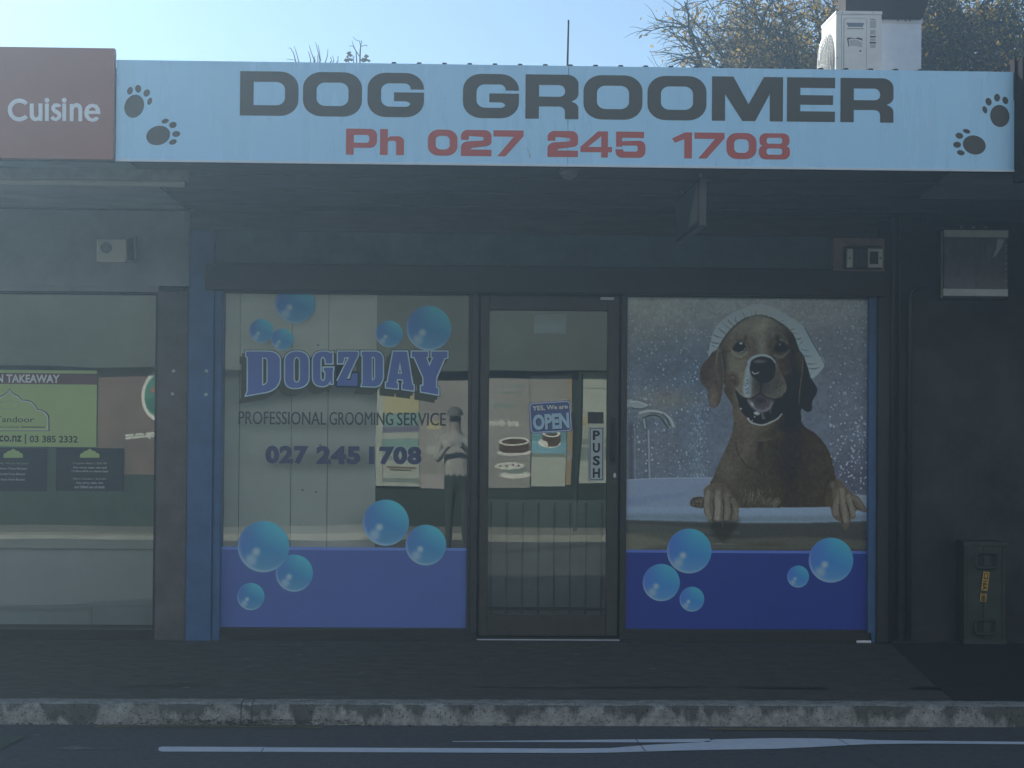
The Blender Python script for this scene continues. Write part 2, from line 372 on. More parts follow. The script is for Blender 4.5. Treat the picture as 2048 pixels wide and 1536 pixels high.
    c.blob(*F([(240, 1060)])[0], 9, 22, (92, 90, 86), .8, clip=el); c.blob(*F([(150, 800)])[0], 8, 18, (62, 60, 56), .7, clip=el); c.stroke(F([(300, 530), (270, 680), (300, 900)]), 4, (84, 84, 76), .6, 3, clip=el)
    c.stroke(F([(310, 510), (285, 600), (270, 700)]), 1.5, (112, 106, 86), .8, .8)
    er = c.fill(F([(1140, 580), (1200, 640), (1235, 830), (1300, 950), (1298, 1010), (1255, 1090), (1248, 1180), (1200, 1196), (1150, 1165), (1122, 1120), (1118, 950), (1150, 750)]), (47, 53, 57), .8)
    c.blob(*F([(1230, 980)])[0], 10, 20, (54, 58, 60), .6, clip=er)
    # head
    hd = c.fill(F([(300, 540), (335, 470), (400, 385), (480, 305), (560, 258), (650, 234), (740, 226), (840, 240), (920, 280), (1000, 350), (1065, 430), (1110, 550), (1145, 640), (1155, 760), (1130, 950), (1125, 1150), (1135, 1290), (1000, 1400), (760, 1500), (560, 1450), (448, 1260), (440, 1150), (410, 1030), (370, 940), (345, 900), (350, 800), (330, 640)]), (82, 81, 70), .8)
    for a in ((560, 330, 30, 16, (96, 95, 80), .8), (740, 320, 24, 20, (112, 113, 99), .85), (720, 480, 16, 34, (106, 110, 98), .85), (620, 470, 12, 24, (94, 92, 76), .6), (470, 740, 22, 34, (104, 105, 86), .8),
              (430, 480, 14, 20, (92, 88, 72), .7), (560, 800, 16, 40, (96, 96, 80), .7), (960, 370, 26, 16, (78, 76, 66), .8), (1040, 560, 14, 40, (56, 60, 60), .9), (1030, 860, 26, 60, (46, 52, 54), .97), (960, 640, 16, 20, (66, 64, 58), .8), (1000, 480, 16, 18, (60, 61, 57), .8), (1060, 1150, 22, 60, (43, 49, 53), .97),
              (850, 700, 8, 20, (60, 62, 60), .5), (960, 760, 16, 20, (70, 66, 60), .8), (1090, 1050, 16, 50, (44, 50, 54), .95), (820, 400, 14, 14, (94, 92, 78), .6), (345, 720, 8, 48, (54, 56, 54), .95),
              (400, 1060, 10, 40, (54, 55, 53), .8), (520, 1350, 16, 26, (78, 74, 64), .8), (800, 1440, 34, 14, (58, 60, 58), .8), (1000, 1340, 34, 26, (48, 53, 56), .9), (660, 560, 10, 26, (74, 70, 58), .6), (830, 540, 9, 24, (66, 64, 56), .7)):
        c.blob(*F([(a[0], a[1])])[0], a[2], a[3], a[4], a[5], clip=hd)
    for i in range(700):
        x = rg.uniform(1445, 1600); y = rg.uniform(636, 800); a = math.atan2(y-735, x-1525)+rg.normal(0, .2); L = rg.uniform(2, 5)
        c.stroke([(x, y), (x+L*math.cos(a), y+L*math.sin(a))], .8, (112, 110, 92) if rg.rand() < .5 else (58, 56, 48), .15 if x < 1570 else .06, .6, clip=hd)
    c.stroke(F([(330, 600), (400, 580), (440, 560), (480, 520)]), 3, (60, 58, 50), .6, 2.5); c.stroke(F([(480, 470), (540, 460), (590, 500), (610, 560)]), 3, (62, 60, 52), .7, 2.5)
    c.stroke(F([(430, 575), (470, 620), (520, 640), (580, 600)]), 4, (122, 126, 112), .55, 3); c.stroke(F([(470, 640), (520, 665), (560, 640)]), 2.5, (70, 64, 54), .6, 2.5)
    c.blob(*F([(572, 440)])[0], 4, 5, (56, 54, 50), .8); c.blob(*F([(900, 450)])[0], 6, 9, (50, 52, 50), .8, -20); c.stroke(F([(840, 430), (870, 390), (930, 400), (1000, 470)]), 3, (96, 96, 82), .6, 2.5); c.stroke(F([(930, 460), (980, 480), (1000, 500)]), 3, (116, 120, 110), .6, 2)
    c.fill(F([(440, 560), (470, 500), (520, 474), (560, 500), (575, 560), (545, 588), (500, 585)]), (38, 45, 52), 1); c.blob(*F([(524, 497)])[0], 3.4, 2.4, (168, 180, 184), 1, p=2); c.stroke(F([(520, 586), (552, 575), (566, 550)]), 1.5, (134, 142, 140), .7, .8)
    c.fill(F([(860, 570), (880, 510), (930, 482), (980, 510), (1005, 560), (960, 585), (900, 590)]), (44, 50, 54), 2.2); c.blob(*F([(922, 508)])[0], 2, 2, (104, 114, 118), .9)
    c.stroke(F([(870, 620), (930, 640), (980, 610), (1015, 575)]), 4, (104, 106, 96), .7, 3); c.stroke(F([(950, 780), (1000, 800), (1030, 770)]), 3, (86, 84, 76), .5, 3)
    c.fill(F([(400, 830), (430, 800), (480, 820), (500, 900), (480, 950), (430, 920)]), (64, 58, 52), 3, .8); c.blob(*F([(440, 850)])[0], 4, 2.5, (92, 92, 86), .7)
    # muzzle
    mz = c.fill(F([(590, 690), (620, 645), (680, 618), (740, 610), (820, 630), (880, 690), (920, 770), (960, 850), (992, 930), (975, 1010), (920, 1052), (860, 1062), (790, 1040), (720, 1000), (650, 1040), (590, 1055), (520, 1020), (462, 950), (500, 940), (535, 880), (560, 770)]), (84, 88, 84), 1)
    c.fill(F([(560, 800), (590, 700), (630, 645), (740, 612), (700, 640), (640, 700), (615, 780), (640, 850), (635, 960), (620, 1050), (560, 1050), (545, 950)]), (121, 141, 152), 2, .9, clip=mz)
    c.stroke(F([(600, 690), (650, 640), (740, 618), (820, 640), (868, 690)]), 4, (130, 148, 158), .9, 1.6); c.stroke(F([(500, 960), (540, 900), (560, 800)]), 4, (108, 108, 88), .7, 3, clip=mz)
    c.blob(*F([(900, 960)])[0], 20, 20, (92, 96, 94), .7, clip=mz); c.blob(*F([(930, 820)])[0], 9, 20, (84, 80, 74), .7, clip=mz); c.blob(*F([(740, 920)])[0], 22, 24, (52, 58, 61), .97, clip=mz); c.blob(*F([(860, 920)])[0], 16, 26, (64, 69, 70), .8, clip=mz)
    c.stroke(F([(480, 965), (560, 1040), (620, 1050)]), 3, (112, 116, 106), .6, 2)
    for q in ((585, 875), (590, 910), (570, 930), (600, 960), (575, 970), (600, 1000), (580, 1010), (900, 900), (930, 930), (890, 950), (920, 980)): c.blob(*F([q])[0], 1.2, 1.2, (44, 56, 64), .8)
    ns = c.fill(F([(616, 750), (630, 680), (680, 645), (750, 636), (830, 655), (872, 710), (876, 790), (850, 860), (790, 900), (730, 905), (680, 870), (630, 820)]), (43, 49, 54), 1)
    c.fill(F([(650, 690), (690, 665), (750, 670), (800, 680), (750, 695), (690, 695)]), (92, 98, 104), 2, .8); c.stroke(F([(640, 790), (665, 810), (705, 795)]), 2.2, (132, 142, 148), .85, .9); c.blob(*F([(690, 760)])[0], 7, 6, (34, 38, 44), .8); c.blob(*F([(820, 770)])[0], 7, 6, (38, 42, 47), .7)
    c.stroke(F([(735, 900), (725, 1000)]), 3, (42, 47, 50), .8, 1.5)
    # open mouth
    mo = c.fill(F([(468, 975), (520, 1030), (590, 1062), (650, 1045), (720, 1000), (790, 1042), (860, 1064), (930, 1050), (985, 1000), (968, 1130), (940, 1230), (860, 1290), (740, 1330), (650, 1312), (595, 1262), (530, 1200), (495, 1090)]), (43, 49, 53), 1)
    c.fill(F([(590, 1075), (650, 1060), (720, 1020), (800, 1060), (865, 1080), (840, 1150), (790, 1185), (740, 1196), (690, 1180), (640, 1140)]), (72, 74, 82), 2, clip=mo)
    c.stroke(F([(600, 1085), (640, 1140), (690, 1180), (745, 1192), (810, 1165), (840, 1110)]), 4.5, (106, 110, 124), .8, 2.5, clip=mo); c.blob(*F([(720, 1080)])[0], 16, 12, (48, 52, 56), .8, clip=mo); c.blob(*F([(640, 1120)])[0], 3, 6, (128, 142, 152), .7, -30, clip=mo)
    c.fill(F([(655, 1205), (685, 1195), (720, 1215), (700, 1235), (665, 1225)]), (128, 142, 146), 1, .9); c.stroke(F([(735, 1205), (750, 1265)]), 3, (92, 96, 92), .8, 1.2); c.stroke(F([(755, 1215), (768, 1268)]), 2, (80, 84, 82), .8, 1); c.stroke(F([(830, 1150), (825, 1205)]), 2.5, (84, 92, 92), .7, 1)
    c.stroke(F([(595, 1270), (640, 1312), (740, 1334), (830, 1305), (900, 1268), (940, 1222)]), 3, (126, 138, 142), .85, 1.2)
    for q, b_ in (((524, 1168), 1.6), ((664, 1250), 1.2), ((600, 1268), 1.6), ((640, 1290), 1.1)): c.blob(*F([q])[0], b_, b_, (176, 186, 188), .95)
    # shower cap with gathered folds
    cp = c.fill(F([(190, 640), (198, 540), (228, 420), (270, 330), (350, 245), (450, 180), (560, 140), (630, 105), (700, 98), (800, 110), (900, 150), (1000, 210), (1100, 270), (1170, 330), (1250, 460), (1330, 590), (1385, 700), (1345, 780), (1250, 862), (1215, 770), (1170, 640), (1110, 545), (1060, 410), (990, 325), (905, 268), (840, 236), (740, 208), (640, 216), (545, 258), (450, 330), (380, 400), (320, 490), (280, 560), (230, 590)]), (110, 126, 133), .9)
    c.blob(*F([(700, 170)])[0], 40, 10, (120, 132, 132), .7, clip=cp); c.blob(*F([(1180, 560)])[0], 16, 36, (112, 133, 145), .8, clip=cp); c.blob(*F([(300, 380)])[0], 14, 26, (112, 128, 136), .7, clip=cp)
    for q in ([(300, 490), (220, 480)], [(330, 440), (240, 410)], [(370, 400), (290, 340)], [(460, 320), (390, 250)], [(580, 250), (540, 180)], [(600, 240), (590, 190)], [(640, 220), (620, 150)], [(690, 212), (680, 160)], [(740, 212), (750, 130)], [(790, 225), (780, 130)], [(830, 240), (820, 200)],
              [(850, 245), (930, 200)], [(900, 270), (990, 240)], [(960, 310), (1050, 270)], [(1010, 350), (1090, 330)], [(1040, 390), (1120, 390)], [(1080, 450), (1150, 420)], [(1110, 540), (1180, 480)], [(1140, 560), (1220, 560)], [(1170, 620), (1250, 620)], [(1190, 700), (1290, 700)], [(1210, 750), (1330, 740)], [(1230, 820), (1310, 770)], [(290, 540), (230, 520)], [(420, 350), (340, 290)], [(500, 290), (470, 230)]):
        a, b = np.array(q[0]), np.array(q[1]); c.stroke(F([a, (a+b)/2+rg.normal(0, 8, 2), b]), 3.0, (72, 86, 93), .62, 2.0, clip=cp, taper=True); o = rg.uniform(12, 18)*np.array([1, -.6]); c.stroke(F([a+o, b+o]), 3.2, (148, 164, 172), .65, 2.0, clip=cp, taper=True)
    c.stroke(F([(300, 540), (340, 470), (400, 385), (480, 305), (560, 250), (650, 222), (740, 214), (830, 240)]), 3, (56, 58, 52), .75, 1.8); c.stroke(F([(840, 240), (905, 280), (990, 335), (1060, 420), (1112, 555), (1170, 650)]), 2.5, (52, 56, 56), .7, 1.6)
    c.stroke(F([(1180, 340), (1260, 490), (1340, 630), (1378, 720)]), 2, (60, 74, 86), .7, 1); c.stroke(F([(1340, 640), (1372, 715)]), 1.6, (150, 168, 184), .8, .8)
    c.stroke(F([(1158, 620), (1156, 760), (1130, 950), (1116, 1120)]), 1.8, (98, 96, 78), .75, .9)
    c.blob(1640, 930, 20, 60, (66, 68, 66), .45, clip=bm_); c.blob(1560, 985, 16, 14, (66, 66, 62), .5, clip=bm_)
    # the printed animal is muted: pull the browns towards grey, deepen its far side, break up the fur
    fur = np.clip((c.a[..., 0]-c.a[..., 2]+6)/12, 0, 1); rb = np.clip(c.a[..., 0]-c.a[..., 2], 0, 99)
    c.a[..., 2] += rb*.50*fur; c.a[..., 0] -= rb*.16*fur; c.a[..., 1] -= rb*.02*fur
    allm = np.clip(bm_+hd+el+er, 0, 1)*(1-cp)
    side = 1-.10*np.clip((c.X-1535)/40, 0, 1)*np.clip((1035-c.Y)/30, 0, 1)
    n1 = c.noise(9, 21)-.5; n2 = c.noise(3, 22)-.5
    c.a *= (1-allm*(1-.93*side*(1+.16*n1+.07*n2)))[..., None]
    c.a *= (1+.16*np.clip((680-c.Y)/90, 0, 1))[..., None]  # top of the picture lightened to offset the canopy's shade
    lum = c.a.mean(-1, keepdims=True); cap_ = cp[..., None]; c.a += cap_*((lum-118)*.7-3)
    sh = c.a-Canvas.blur3(c.a, 1.6); c.a += .6*sh
    c.a *= (1+.06*(c.noise(3, 9)-.5))[..., None]; c.a = np.clip(c.a, 0, 255)
    return c
# ------------------------------------------------------------------ materials
MT = {}
MT['asphalt'] = mat('road_asphalt', (.085, .087, .092), .85, .3, col2=(.13, .132, .14), scale=30, bump=.5, bscale=160, detail=8)
MT['path'] = mat('path_asphalt', (.082, .082, .066), .85, .25, col2=(.14, .138, .11), scale=9, bump=.35, bscale=140, detail=9)
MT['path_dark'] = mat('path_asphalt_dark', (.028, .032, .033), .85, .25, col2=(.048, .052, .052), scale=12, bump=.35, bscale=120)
MT['black'] = mat('black_paint', (.018, .019, .019), .5, .4, var=.25, scale=12, bump=.05)
MT['frame'] = mat('dark_frame_metal', (.022, .024, .023), .42, .5, var=.2, scale=20)
MT['brown'] = mat('dark_brown_boards', (.075, .066, .058), .6, .3, var=.3, scale=6, stretch=(.6, 1, 5), bump=.1)
MT['band'] = mat('blue_grey_fascia_board', (.11, .17, .21), .55, .35, var=.25, scale=4, bump=.05)
MT['blue'] = mat('blue_pillar_paint', (.05, .13, .30), .5, .4, var=.15, scale=7, bump=.08, bscale=30)
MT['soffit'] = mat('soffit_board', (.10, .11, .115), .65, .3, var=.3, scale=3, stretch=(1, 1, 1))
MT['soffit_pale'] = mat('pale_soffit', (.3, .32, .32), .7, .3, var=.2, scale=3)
MT['white'] = mat('white_plastic', (.72, .73, .68), .45, .5, var=.06, scale=12)
MT['ac_white'] = mat('cream_white_metal', (.88, .87, .80), .4, .5, var=.07, scale=5)
MT['grey'] = mat('grey_plastic', (.28, .29, .28), .5, .4, var=.15, scale=15)
MT['dark'] = mat('dark_plastic', (.03, .032, .034), .45, .4)
MT['galv'] = mat('galvanised_steel', (.52, .60, .70), .45, .5, col2=(.66, .73, .82), scale=7, metal=.15, cramp=(.3, .7))
MT['rust'] = mat('brown_hood_metal', (.014, .009, .007), .8, .1, col2=(.030, .018, .013), scale=5, bump=.1)
MT['sign'] = mat('sign_panel_face', (.36, .70, .98), .28, .5, var=.045, scale=1.2, stretch=(5, 1, .7))
MT['sign_black'] = mat('sign_black_vinyl', (.035, .038, .034), .4, .4)
MT['sign_red'] = mat('sign_red_vinyl', (.46, .075, .065), .4, .4)
MT['sign_white'] = mat('sign_white_vinyl', (.72, .80, .86), .35, .4)
MT['maroon'] = mat('maroon_sign_face', (.30, .125, .10), .4, .4, var=.08, scale=1.5)
MT['roof'] = mat('roof_iron', (.028, .024, .026), .95, .05, var=.2, scale=6)
MT['room'] = mat('room_wall', (.20, .21, .19), .8, .2, var=.1, scale=2)
MT['roomfloor'] = mat('room_floor', (.07, .065, .055), .6, .3, var=.2, scale=5)
MT['board'] = mat('pale_partition_board', (.68, .70, .68), .6, .3, var=.08, scale=2)
MT['cream'] = mat('cream_wall', (.50, .47, .40), .8, .2, var=.12, scale=2)
MT['greenwall'] = mat('dark_green_wall', (.03, .045, .038), .7, .3, var=.3, scale=3)
MT['kerbdark'] = mat('wet_leaf_litter', (.018, .016, .013), .9, .2, col2=(.06, .055, .035), scale=30, bump=.8, bscale=80)
MT['line'] = mat('road_paint_white', (.74, .84, .92), .6, .3, col2=(.86, .92, .96), scale=20, bump=.2)
MT['yline'] = mat('road_paint_yellow_worn', (.13, .115, .07), .8, .2, col2=(.30, .24, .09), scale=40, stretch=(.3, 1, 1))
MT['worn'] = mat('road_paint_worn', (.09, .095, .10), .8, .2, col2=(.26, .28, .29), scale=50)
MT['patch'] = mat('green_road_surfacing', (.10, .14, .11), .8, .2, var=.2, scale=20, bump=.3)
MT['crate'] = mat('olive_case_plastic', (.030, .044, .038), .55, .4, var=.25, scale=12, bump=.1)
MT['tape'] = mat('yellow_label', (.60, .38, .07), .5, .4, var=.1, scale=40)
MT['ink'] = mat('black_ink', (.02, .02, .02), .5, .3)
MT['glow'] = mat('fluorescent_tube_off', (.42, .44, .36), .35, .5, var=.05)
MT['bark'] = mat('bark', (.018, .014, .012), .9, .1, col2=(.045, .036, .030), scale=20)
MT['leafg'] = mat('leaf_olive', (.11, .11, .03), .7, .15, col2=(.24, .19, .05), scale=3)
MT['leafy'] = mat('leaf_yellow', (.30, .20, .04), .7, .15, col2=(.50, .34, .08), scale=3)
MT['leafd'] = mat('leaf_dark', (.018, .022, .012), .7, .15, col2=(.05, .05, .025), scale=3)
for k_ in ('leafg', 'leafy', 'leafd'):
    b_ = MT[k_].node_tree.nodes['Principled BSDF']; b_.inputs['Transmission Weight'].default_value = 0.0
    n_ = MT[k_].node_tree.nodes; l_ = MT[k_].node_tree.links
    tr_ = n_.new('ShaderNodeBsdfTranslucent'); mx_ = n_.new('ShaderNodeMixShader'); mx_.inputs[0].default_value = .5
    src_ = b_.inputs['Base Color'].links[0].from_socket
    l_.new(src_, tr_.inputs[0]); l_.new(b_.outputs[0], mx_.inputs[1]); l_.new(tr_.outputs[0], mx_.inputs[2])
    l_.new(mx_.outputs[0], n_['Material Output'].inputs[0])

def glassmat(name, refl, tint=(.8, .84, .82), wav=0.0):
    m = bpy.data.materials.new(name); m.use_nodes = True; n = m.node_tree.nodes; l = m.node_tree.links
    n.remove(n['Principled BSDF'])
    t = n.new('ShaderNodeBsdfTransparent'); t.inputs[0].default_value = (*tint, 1)
    g = n.new('ShaderNodeBsdfGlossy'); g.inputs['Roughness'].default_value = 0.0; g.inputs[0].default_value = (.95, 1, .97, 1)
    mx = n.new('ShaderNodeMixShader'); mx.inputs[0].default_value = refl
    if wav:
        tc = n.new('ShaderNodeTexCoord'); no = n.new('ShaderNodeTexNoise'); no.inputs['Scale'].default_value = 1.1; no.inputs['Detail'].default_value = 1
        bp = n.new('ShaderNodeBump'); bp.inputs['Strength'].default_value = wav; bp.inputs['Distance'].default_value = .01
        l.new(tc.outputs['Object'], no.inputs['Vector']); l.new(no.outputs['Fac'], bp.inputs['Height']); l.new(bp.outputs[0], g.inputs['Normal'])
    l.new(t.outputs[0], mx.inputs[1]); l.new(g.outputs[0], mx.inputs[2]); l.new(mx.outputs[0], n['Material Output'].inputs[0])
    return m
MT['glass'] = glassmat('shop_glass', GLASS_R, tint=(.95, .97, .96), wav=.12)

def vcmat(name, rough=.45):
    m = bpy.data.materials.new(name); m.use_nodes = True; n = m.node_tree.nodes; b = n['Principled BSDF']
    a = n.new('ShaderNodeAttribute'); a.attribute_name = 'Col'; m.node_tree.links.new(a.outputs['Color'], b.inputs['Base Color'])
    b.inputs['Roughness'].default_value = rough; b.inputs['Specular IOR Level'].default_value = .3
    return m
MT['print'] = vcmat('printed_vinyl', .55)

# print colours: what the photograph shows, taken back to the ink's own colour by the light that falls on the shop front
HZ = np.array(HAZE_LIN); LT = np.array(LIGHT_LIN)
def ink(c):
    c = np.asarray(c, float)/255; L = np.where(c <= .04045, c/12.92, ((c+.055)/1.055)**2.4)
    a = np.clip((L-HZ)/LT, .010, 9); m = a.max(-1, keepdims=True)
    return a*np.where(m > .92, .92/m, 1)

# ------------------------------------------------------------------ ground, path, kerb, road
KY = -2.86; ZR = -0.095
g = MB(); g.face([(-44, -29, ZR-.02), (44, -29, ZR-.02), (44, 19, ZR-.02), (-44, 19, ZR-.02)])
struct(g.build('ground', mat('ground_soil', (.06, .06, .05), .9, .2, var=.2, scale=1)))
g = MB(); g.box(-43.9, 43.9, -17.3, KY-.005, ZR-.3, ZR); struct(g.build('road', MT['asphalt']))
g = MB(); g.box(-43.9, 43.9, KY+.14, 0.3, -.3, 0.0); struct(g.build('footpath', MT['path']))
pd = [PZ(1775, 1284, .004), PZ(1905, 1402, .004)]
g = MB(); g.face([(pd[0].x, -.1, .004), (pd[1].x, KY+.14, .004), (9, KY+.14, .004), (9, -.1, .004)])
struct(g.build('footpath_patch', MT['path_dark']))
# thin seam of tar along the path, broken into runs
g = MB(); rng = random.Random(3)
for a, b in ((-2.0, -1.62), (-.35, .9), (1.05, 1.5), (1.9, 2.1)):
    n = 14; top = []; bot = []
    for i in range(n+1):
        x = a+(b-a)*i/n; w_ = .040*math.sin(math.pi*i/n)+.006; yc = -2.22+.012*math.sin(x*3)+rng.uniform(-.004, .004)
        top.append((x, yc+w_, .005)); bot.append((x, yc-w_, .005))
    g.face(top+bot[::-1])
struct(g.build('path_seam', MT['ink']))

g = MB(); rng = random.Random(12)
for i in range(46):
    x, y = rng.uniform(-2.4, 2.2), rng.uniform(-2.6, -.15); r_ = rng.uniform(.008, .024)
    g.face([(x+r_*math.cos(t)*rng.uniform(.8, 1.2), y+r_*math.sin(t)*rng.uniform(.8, 1.2), .0045) for t in [k_*math.pi/4 for k_ in range(8)]])
struct(g.build('path_gum_spots', mat('old_gum', (.035, .036, .034), .8, .2, col2=(.20, .20, .19), scale=1.7, cramp=(.45, .55))))
def kerbmat():
    m = bpy.data.materials.new('kerb_concrete'); m.use_nodes = True; n = m.node_tree.nodes; l = m.node_tree.links; b = n['Principled BSDF']
    tc = n.new('ShaderNodeTexCoord')
    def noise(sc, st, d=5, r=.6, off=0):
        mp = n.new('ShaderNodeMapping'); mp.inputs['Scale'].default_value = st; mp.inputs['Location'].default_value = (off, off, off)
        l.new(tc.outputs['Object'], mp.inputs[0]); o = n.new('ShaderNodeTexNoise'); o.inputs['Scale'].default_value = sc; o.inputs['Detail'].default_value = d; o.inputs['Roughness'].default_value = r
        l.new(mp.outputs[0], o.inputs['Vector']); return o.outputs['Fac']
    def ramp(f, a, b_, c1, c2):
        r = n.new('ShaderNodeValToRGB'); r.color_ramp.elements[0].position = a; r.color_ramp.elements[1].position = b_
        r.color_ramp.elements[0].color = (*c1, 1); r.color_ramp.elements[1].color = (*c2, 1); l.new(f, r.inputs[0]); return r.outputs[0]
    base = ramp(noise(16, (1, 1, 1), 8, .78), .33, .68, (.15, .155, .14), (.44, .46, .44))
    # dark algae patches that hang down from the top edge and narrow towards the gutter
    sp = n.new('ShaderNodeSeparateXYZ'); l.new(tc.outputs['Object'], sp.inputs[0])
    mr = n.new('ShaderNodeMapRange'); mr.inputs['From Min'].default_value = -.095; mr.inputs['From Max'].default_value = 0.0; mr.inputs['To Min'].default_value = -.10; mr.inputs['To Max'].default_value = .055
    l.new(sp.outputs['Z'], mr.inputs[0])
    ad = n.new('ShaderNodeMath'); l.new(noise(4.6, (1, 1, .30), 5, .6, 7), ad.inputs[0]); l.new(mr.outputs[0], ad.inputs[1])
    st = ramp(ad.outputs[0], .47, .53, (0, 0, 0), (1, 1, 1))
    yy = n.new('ShaderNodeMath'); yy.operation = 'LESS_THAN'; yy.inputs[1].default_value = KY+.012; l.new(sp.outputs['Y'], yy.inputs[0])
    ml = n.new('ShaderNodeMath'); ml.operation = 'MULTIPLY'; l.new(st, ml.inputs[0]); l.new(yy.outputs[0], ml.inputs[1])
    m2 = n.new('ShaderNodeMath'); m2.operation = 'MULTIPLY'; m2.inputs[1].default_value = .80; l.new(ml.outputs[0], m2.inputs[0])
    mx = n.new('ShaderNodeMix'); mx.data_type = 'RGBA'; l.new(m2.outputs[0], mx.inputs['Factor']); l.new(base, mx.inputs['A']); mx.inputs['B'].default_value = (.055, .06, .052, 1)
    # small pits
    pit = ramp(noise(90, (1, 1, 1), 2, .5, 3), .60, .66, (1, 1, 1), (.25, .25, .24))
    m3 = n.new('ShaderNodeMix'); m3.data_type = 'RGBA'; m3.blend_type = 'MULTIPLY'; m3.inputs['Factor'].default_value = .8; l.new(mx.outputs['Result'], m3.inputs['A']); l.new(pit, m3.inputs['B'])
    l.new(m3.outputs['Result'], b.inputs['Base Color']); b.inputs['Roughness'].default_value = .85; b.inputs['Specular IOR Level'].default_value = .25
    bp = n.new('ShaderNodeBump'); bp.inputs['Strength'].default_value = .5; bp.inputs['Distance'].default_value = .01; l.new(noise(60, (1, 1, 1), 8, .7), bp.inputs['Height']); l.new(bp.outputs[0], b.inputs['Normal'])
    return m
MT['kerb'] = kerbmat()
kx = [-14, -7.5, -4.3, P(490, 1420, KY).x-.012, P(490, 1420, KY).x+.028, 5.2, 8.5, 14]
kb = thing('kerb', None, None); kb['kind'] = 'structure'
def kerbseg(x0, x1, rec=0):
    bm = bmesh.new(); n = max(1, int((x1-x0)/.06)); rows = []
    prof = [(KY-.010+rec, ZR-.02), (KY-.004+rec, -.06), (KY+rec, -.020), (KY+.006+rec, -.006), (KY+.022, .004-rec*.3), (KY+.14, .006-rec*.3)]
    rg = random.Random(int(x0*100))
    for i in range(n+1):
        x = x0+(x1-x0)*i/n
        rows.append([bm.verts.new((x, y+rg.uniform(-.0025, .0025), z+rg.uniform(-.002, .002))) for y, z in prof])
    for i in range(n):
        for j in range(len(prof)-1): bm.faces.new((rows[i][j], rows[i+1][j], rows[i+1][j+1], rows[i][j+1]))
    me = bpy.data.meshes.new('kerb_stone'); bm.to_mesh(me); bm.free(); me.materials.append(MT['kerb']); me.shade_smooth()
    o = bpy.data.objects.new('kerb_stone', me); C.collection.objects.link(o); o.parent = kb
kx = [-14, -4.6, P(482, 1420, KY).x, P(504, 1420, KY).x, 3.4, 14]
for i in range(len(kx)-1): kerbseg(kx[i]+.002, kx[i+1]-.002, .006 if i == 2 else 0)
# leaf litter lying in the gutter under the left part of the kerb
g = MB(); rng = random.Random(8)
for i in range(700):
    x = rng.gauss(-1.35, .34) if rng.random() < .75 else rng.uniform(-2.4, 0)
    y = KY-.012-abs(rng.gauss(0, .018)); z = ZR+rng.uniform(.001, .03)*(1 if abs(x+1.35) < .5 else .3); a = rng.uniform(0, 6.28); s_ = rng.uniform(.004, .013)
    t_ = rng.uniform(-.5, .5)
    g.face([(x+s_*math.cos(a), y+s_*.5*math.sin(a), z), (x-s_*.4*math.sin(a), y+s_*.4*math.cos(a), z+s_*t_), (x-s_*math.cos(a), y-s_*.5*math.sin(a), z+.002), (x+s_*.4*math.sin(a), y-s_*.4*math.cos(a), z-s_*t_*.3)])
tag(g.build('leaf_litter', mat('dead_leaves', (.03, .022, .016), .8, .2, col2=(.16, .12, .07), scale=60)), 'brown dead leaves gathered in the gutter below the kerb', 'leaves', kind='stuff')
# painted lines
def strip(name, pts, m, z=ZR+.004):
    g = MB(); top = [PZ(x, y, z) for x, y, _ in pts]; bot = [PZ(x, y2, z) for x, _, y2 in pts]
    for i in range(len(pts)-1): g.face([top[i], top[i+1], bot[i+1], bot[i]])
    return struct(g.build(name, m))
strip('road_marking_white', [(317, 1495, 1501), (324, 1493, 1503), (520, 1494, 1503.5), (535, 1494.5, 1503.5), (900, 1496, 1505), (1150, 1497, 1506), (1220, 1496, 1505), (1290, 1490, 1503), (1400, 1484.6, 1500), (1430, 1478.5, 1499.5), (1550, 1476, 1497.5), (1630, 1476.5, 1494), (1700, 1478, 1490), (1750, 1480, 1488), (1850, 1481.5, 1487), (2100, 1484, 1489)], MT['line'])
strip('road_marking_white', [(905, 1482.3, 1483.4), (1000, 1481.5, 1483.7), (1100, 1480.5, 1484), (1250, 1478.8, 1484.6), (1330, 1478.3, 1484.6), (1420, 1477.5, 1484.2)], MT['line'])
strip('road_marking_yellow', [(190, 1450.5, 1453.5), (400, 1451, 1454), (645, 1453, 1455.5)], MT['yline'])
strip('road_marking_yellow', [(1420, 1456.5, 1459.8), (1650, 1457.3, 1460.3), (1862, 1458.5, 1461)], MT['yline'])
strip('road_marking_worn', [(110, 1495.5, 1497), (128, 1494, 1498.5), (150, 1491.5, 1500), (172, 1494, 1498), (190, 1495.5, 1497.3), (245, 1496.2, 1497.2)], MT['worn'])
strip('road_marking_worn', [(60, 1469, 1470), (80, 1468.2, 1471)], MT['worn'])
g = MB(); a_, b_, c_, d_ = PZ(-300, 1470, ZR+.005), PZ(52, 1471, ZR+.005), PZ(2, 1498, ZR+.005), PZ(-300, 1530, ZR+.005); g.face([a_, b_, c_, d_]); struct(g.build('road_marking_green', MT['patch']))
# cracks across the white line and the seal
g = MB()
for L in ([(1272, 1478), (1280, 1489), (1291, 1502)], [(1675, 1476), (1694, 1488), (1708, 1493), (1740, 1518), (1770, 1536)], [(527, 1496), (520, 1508), (512, 1520)]):
    for (xa, ya), (xb, yb) in zip(L, L[1:]):
        g.face([PZ(xa-.8, ya, ZR+.007), PZ(xa+.9, ya, ZR+.007), PZ(xb+.9, yb, ZR+.007), PZ(xb-.8, yb, ZR+.007)])
struct(g.build('road_cracks', MT['ink']))

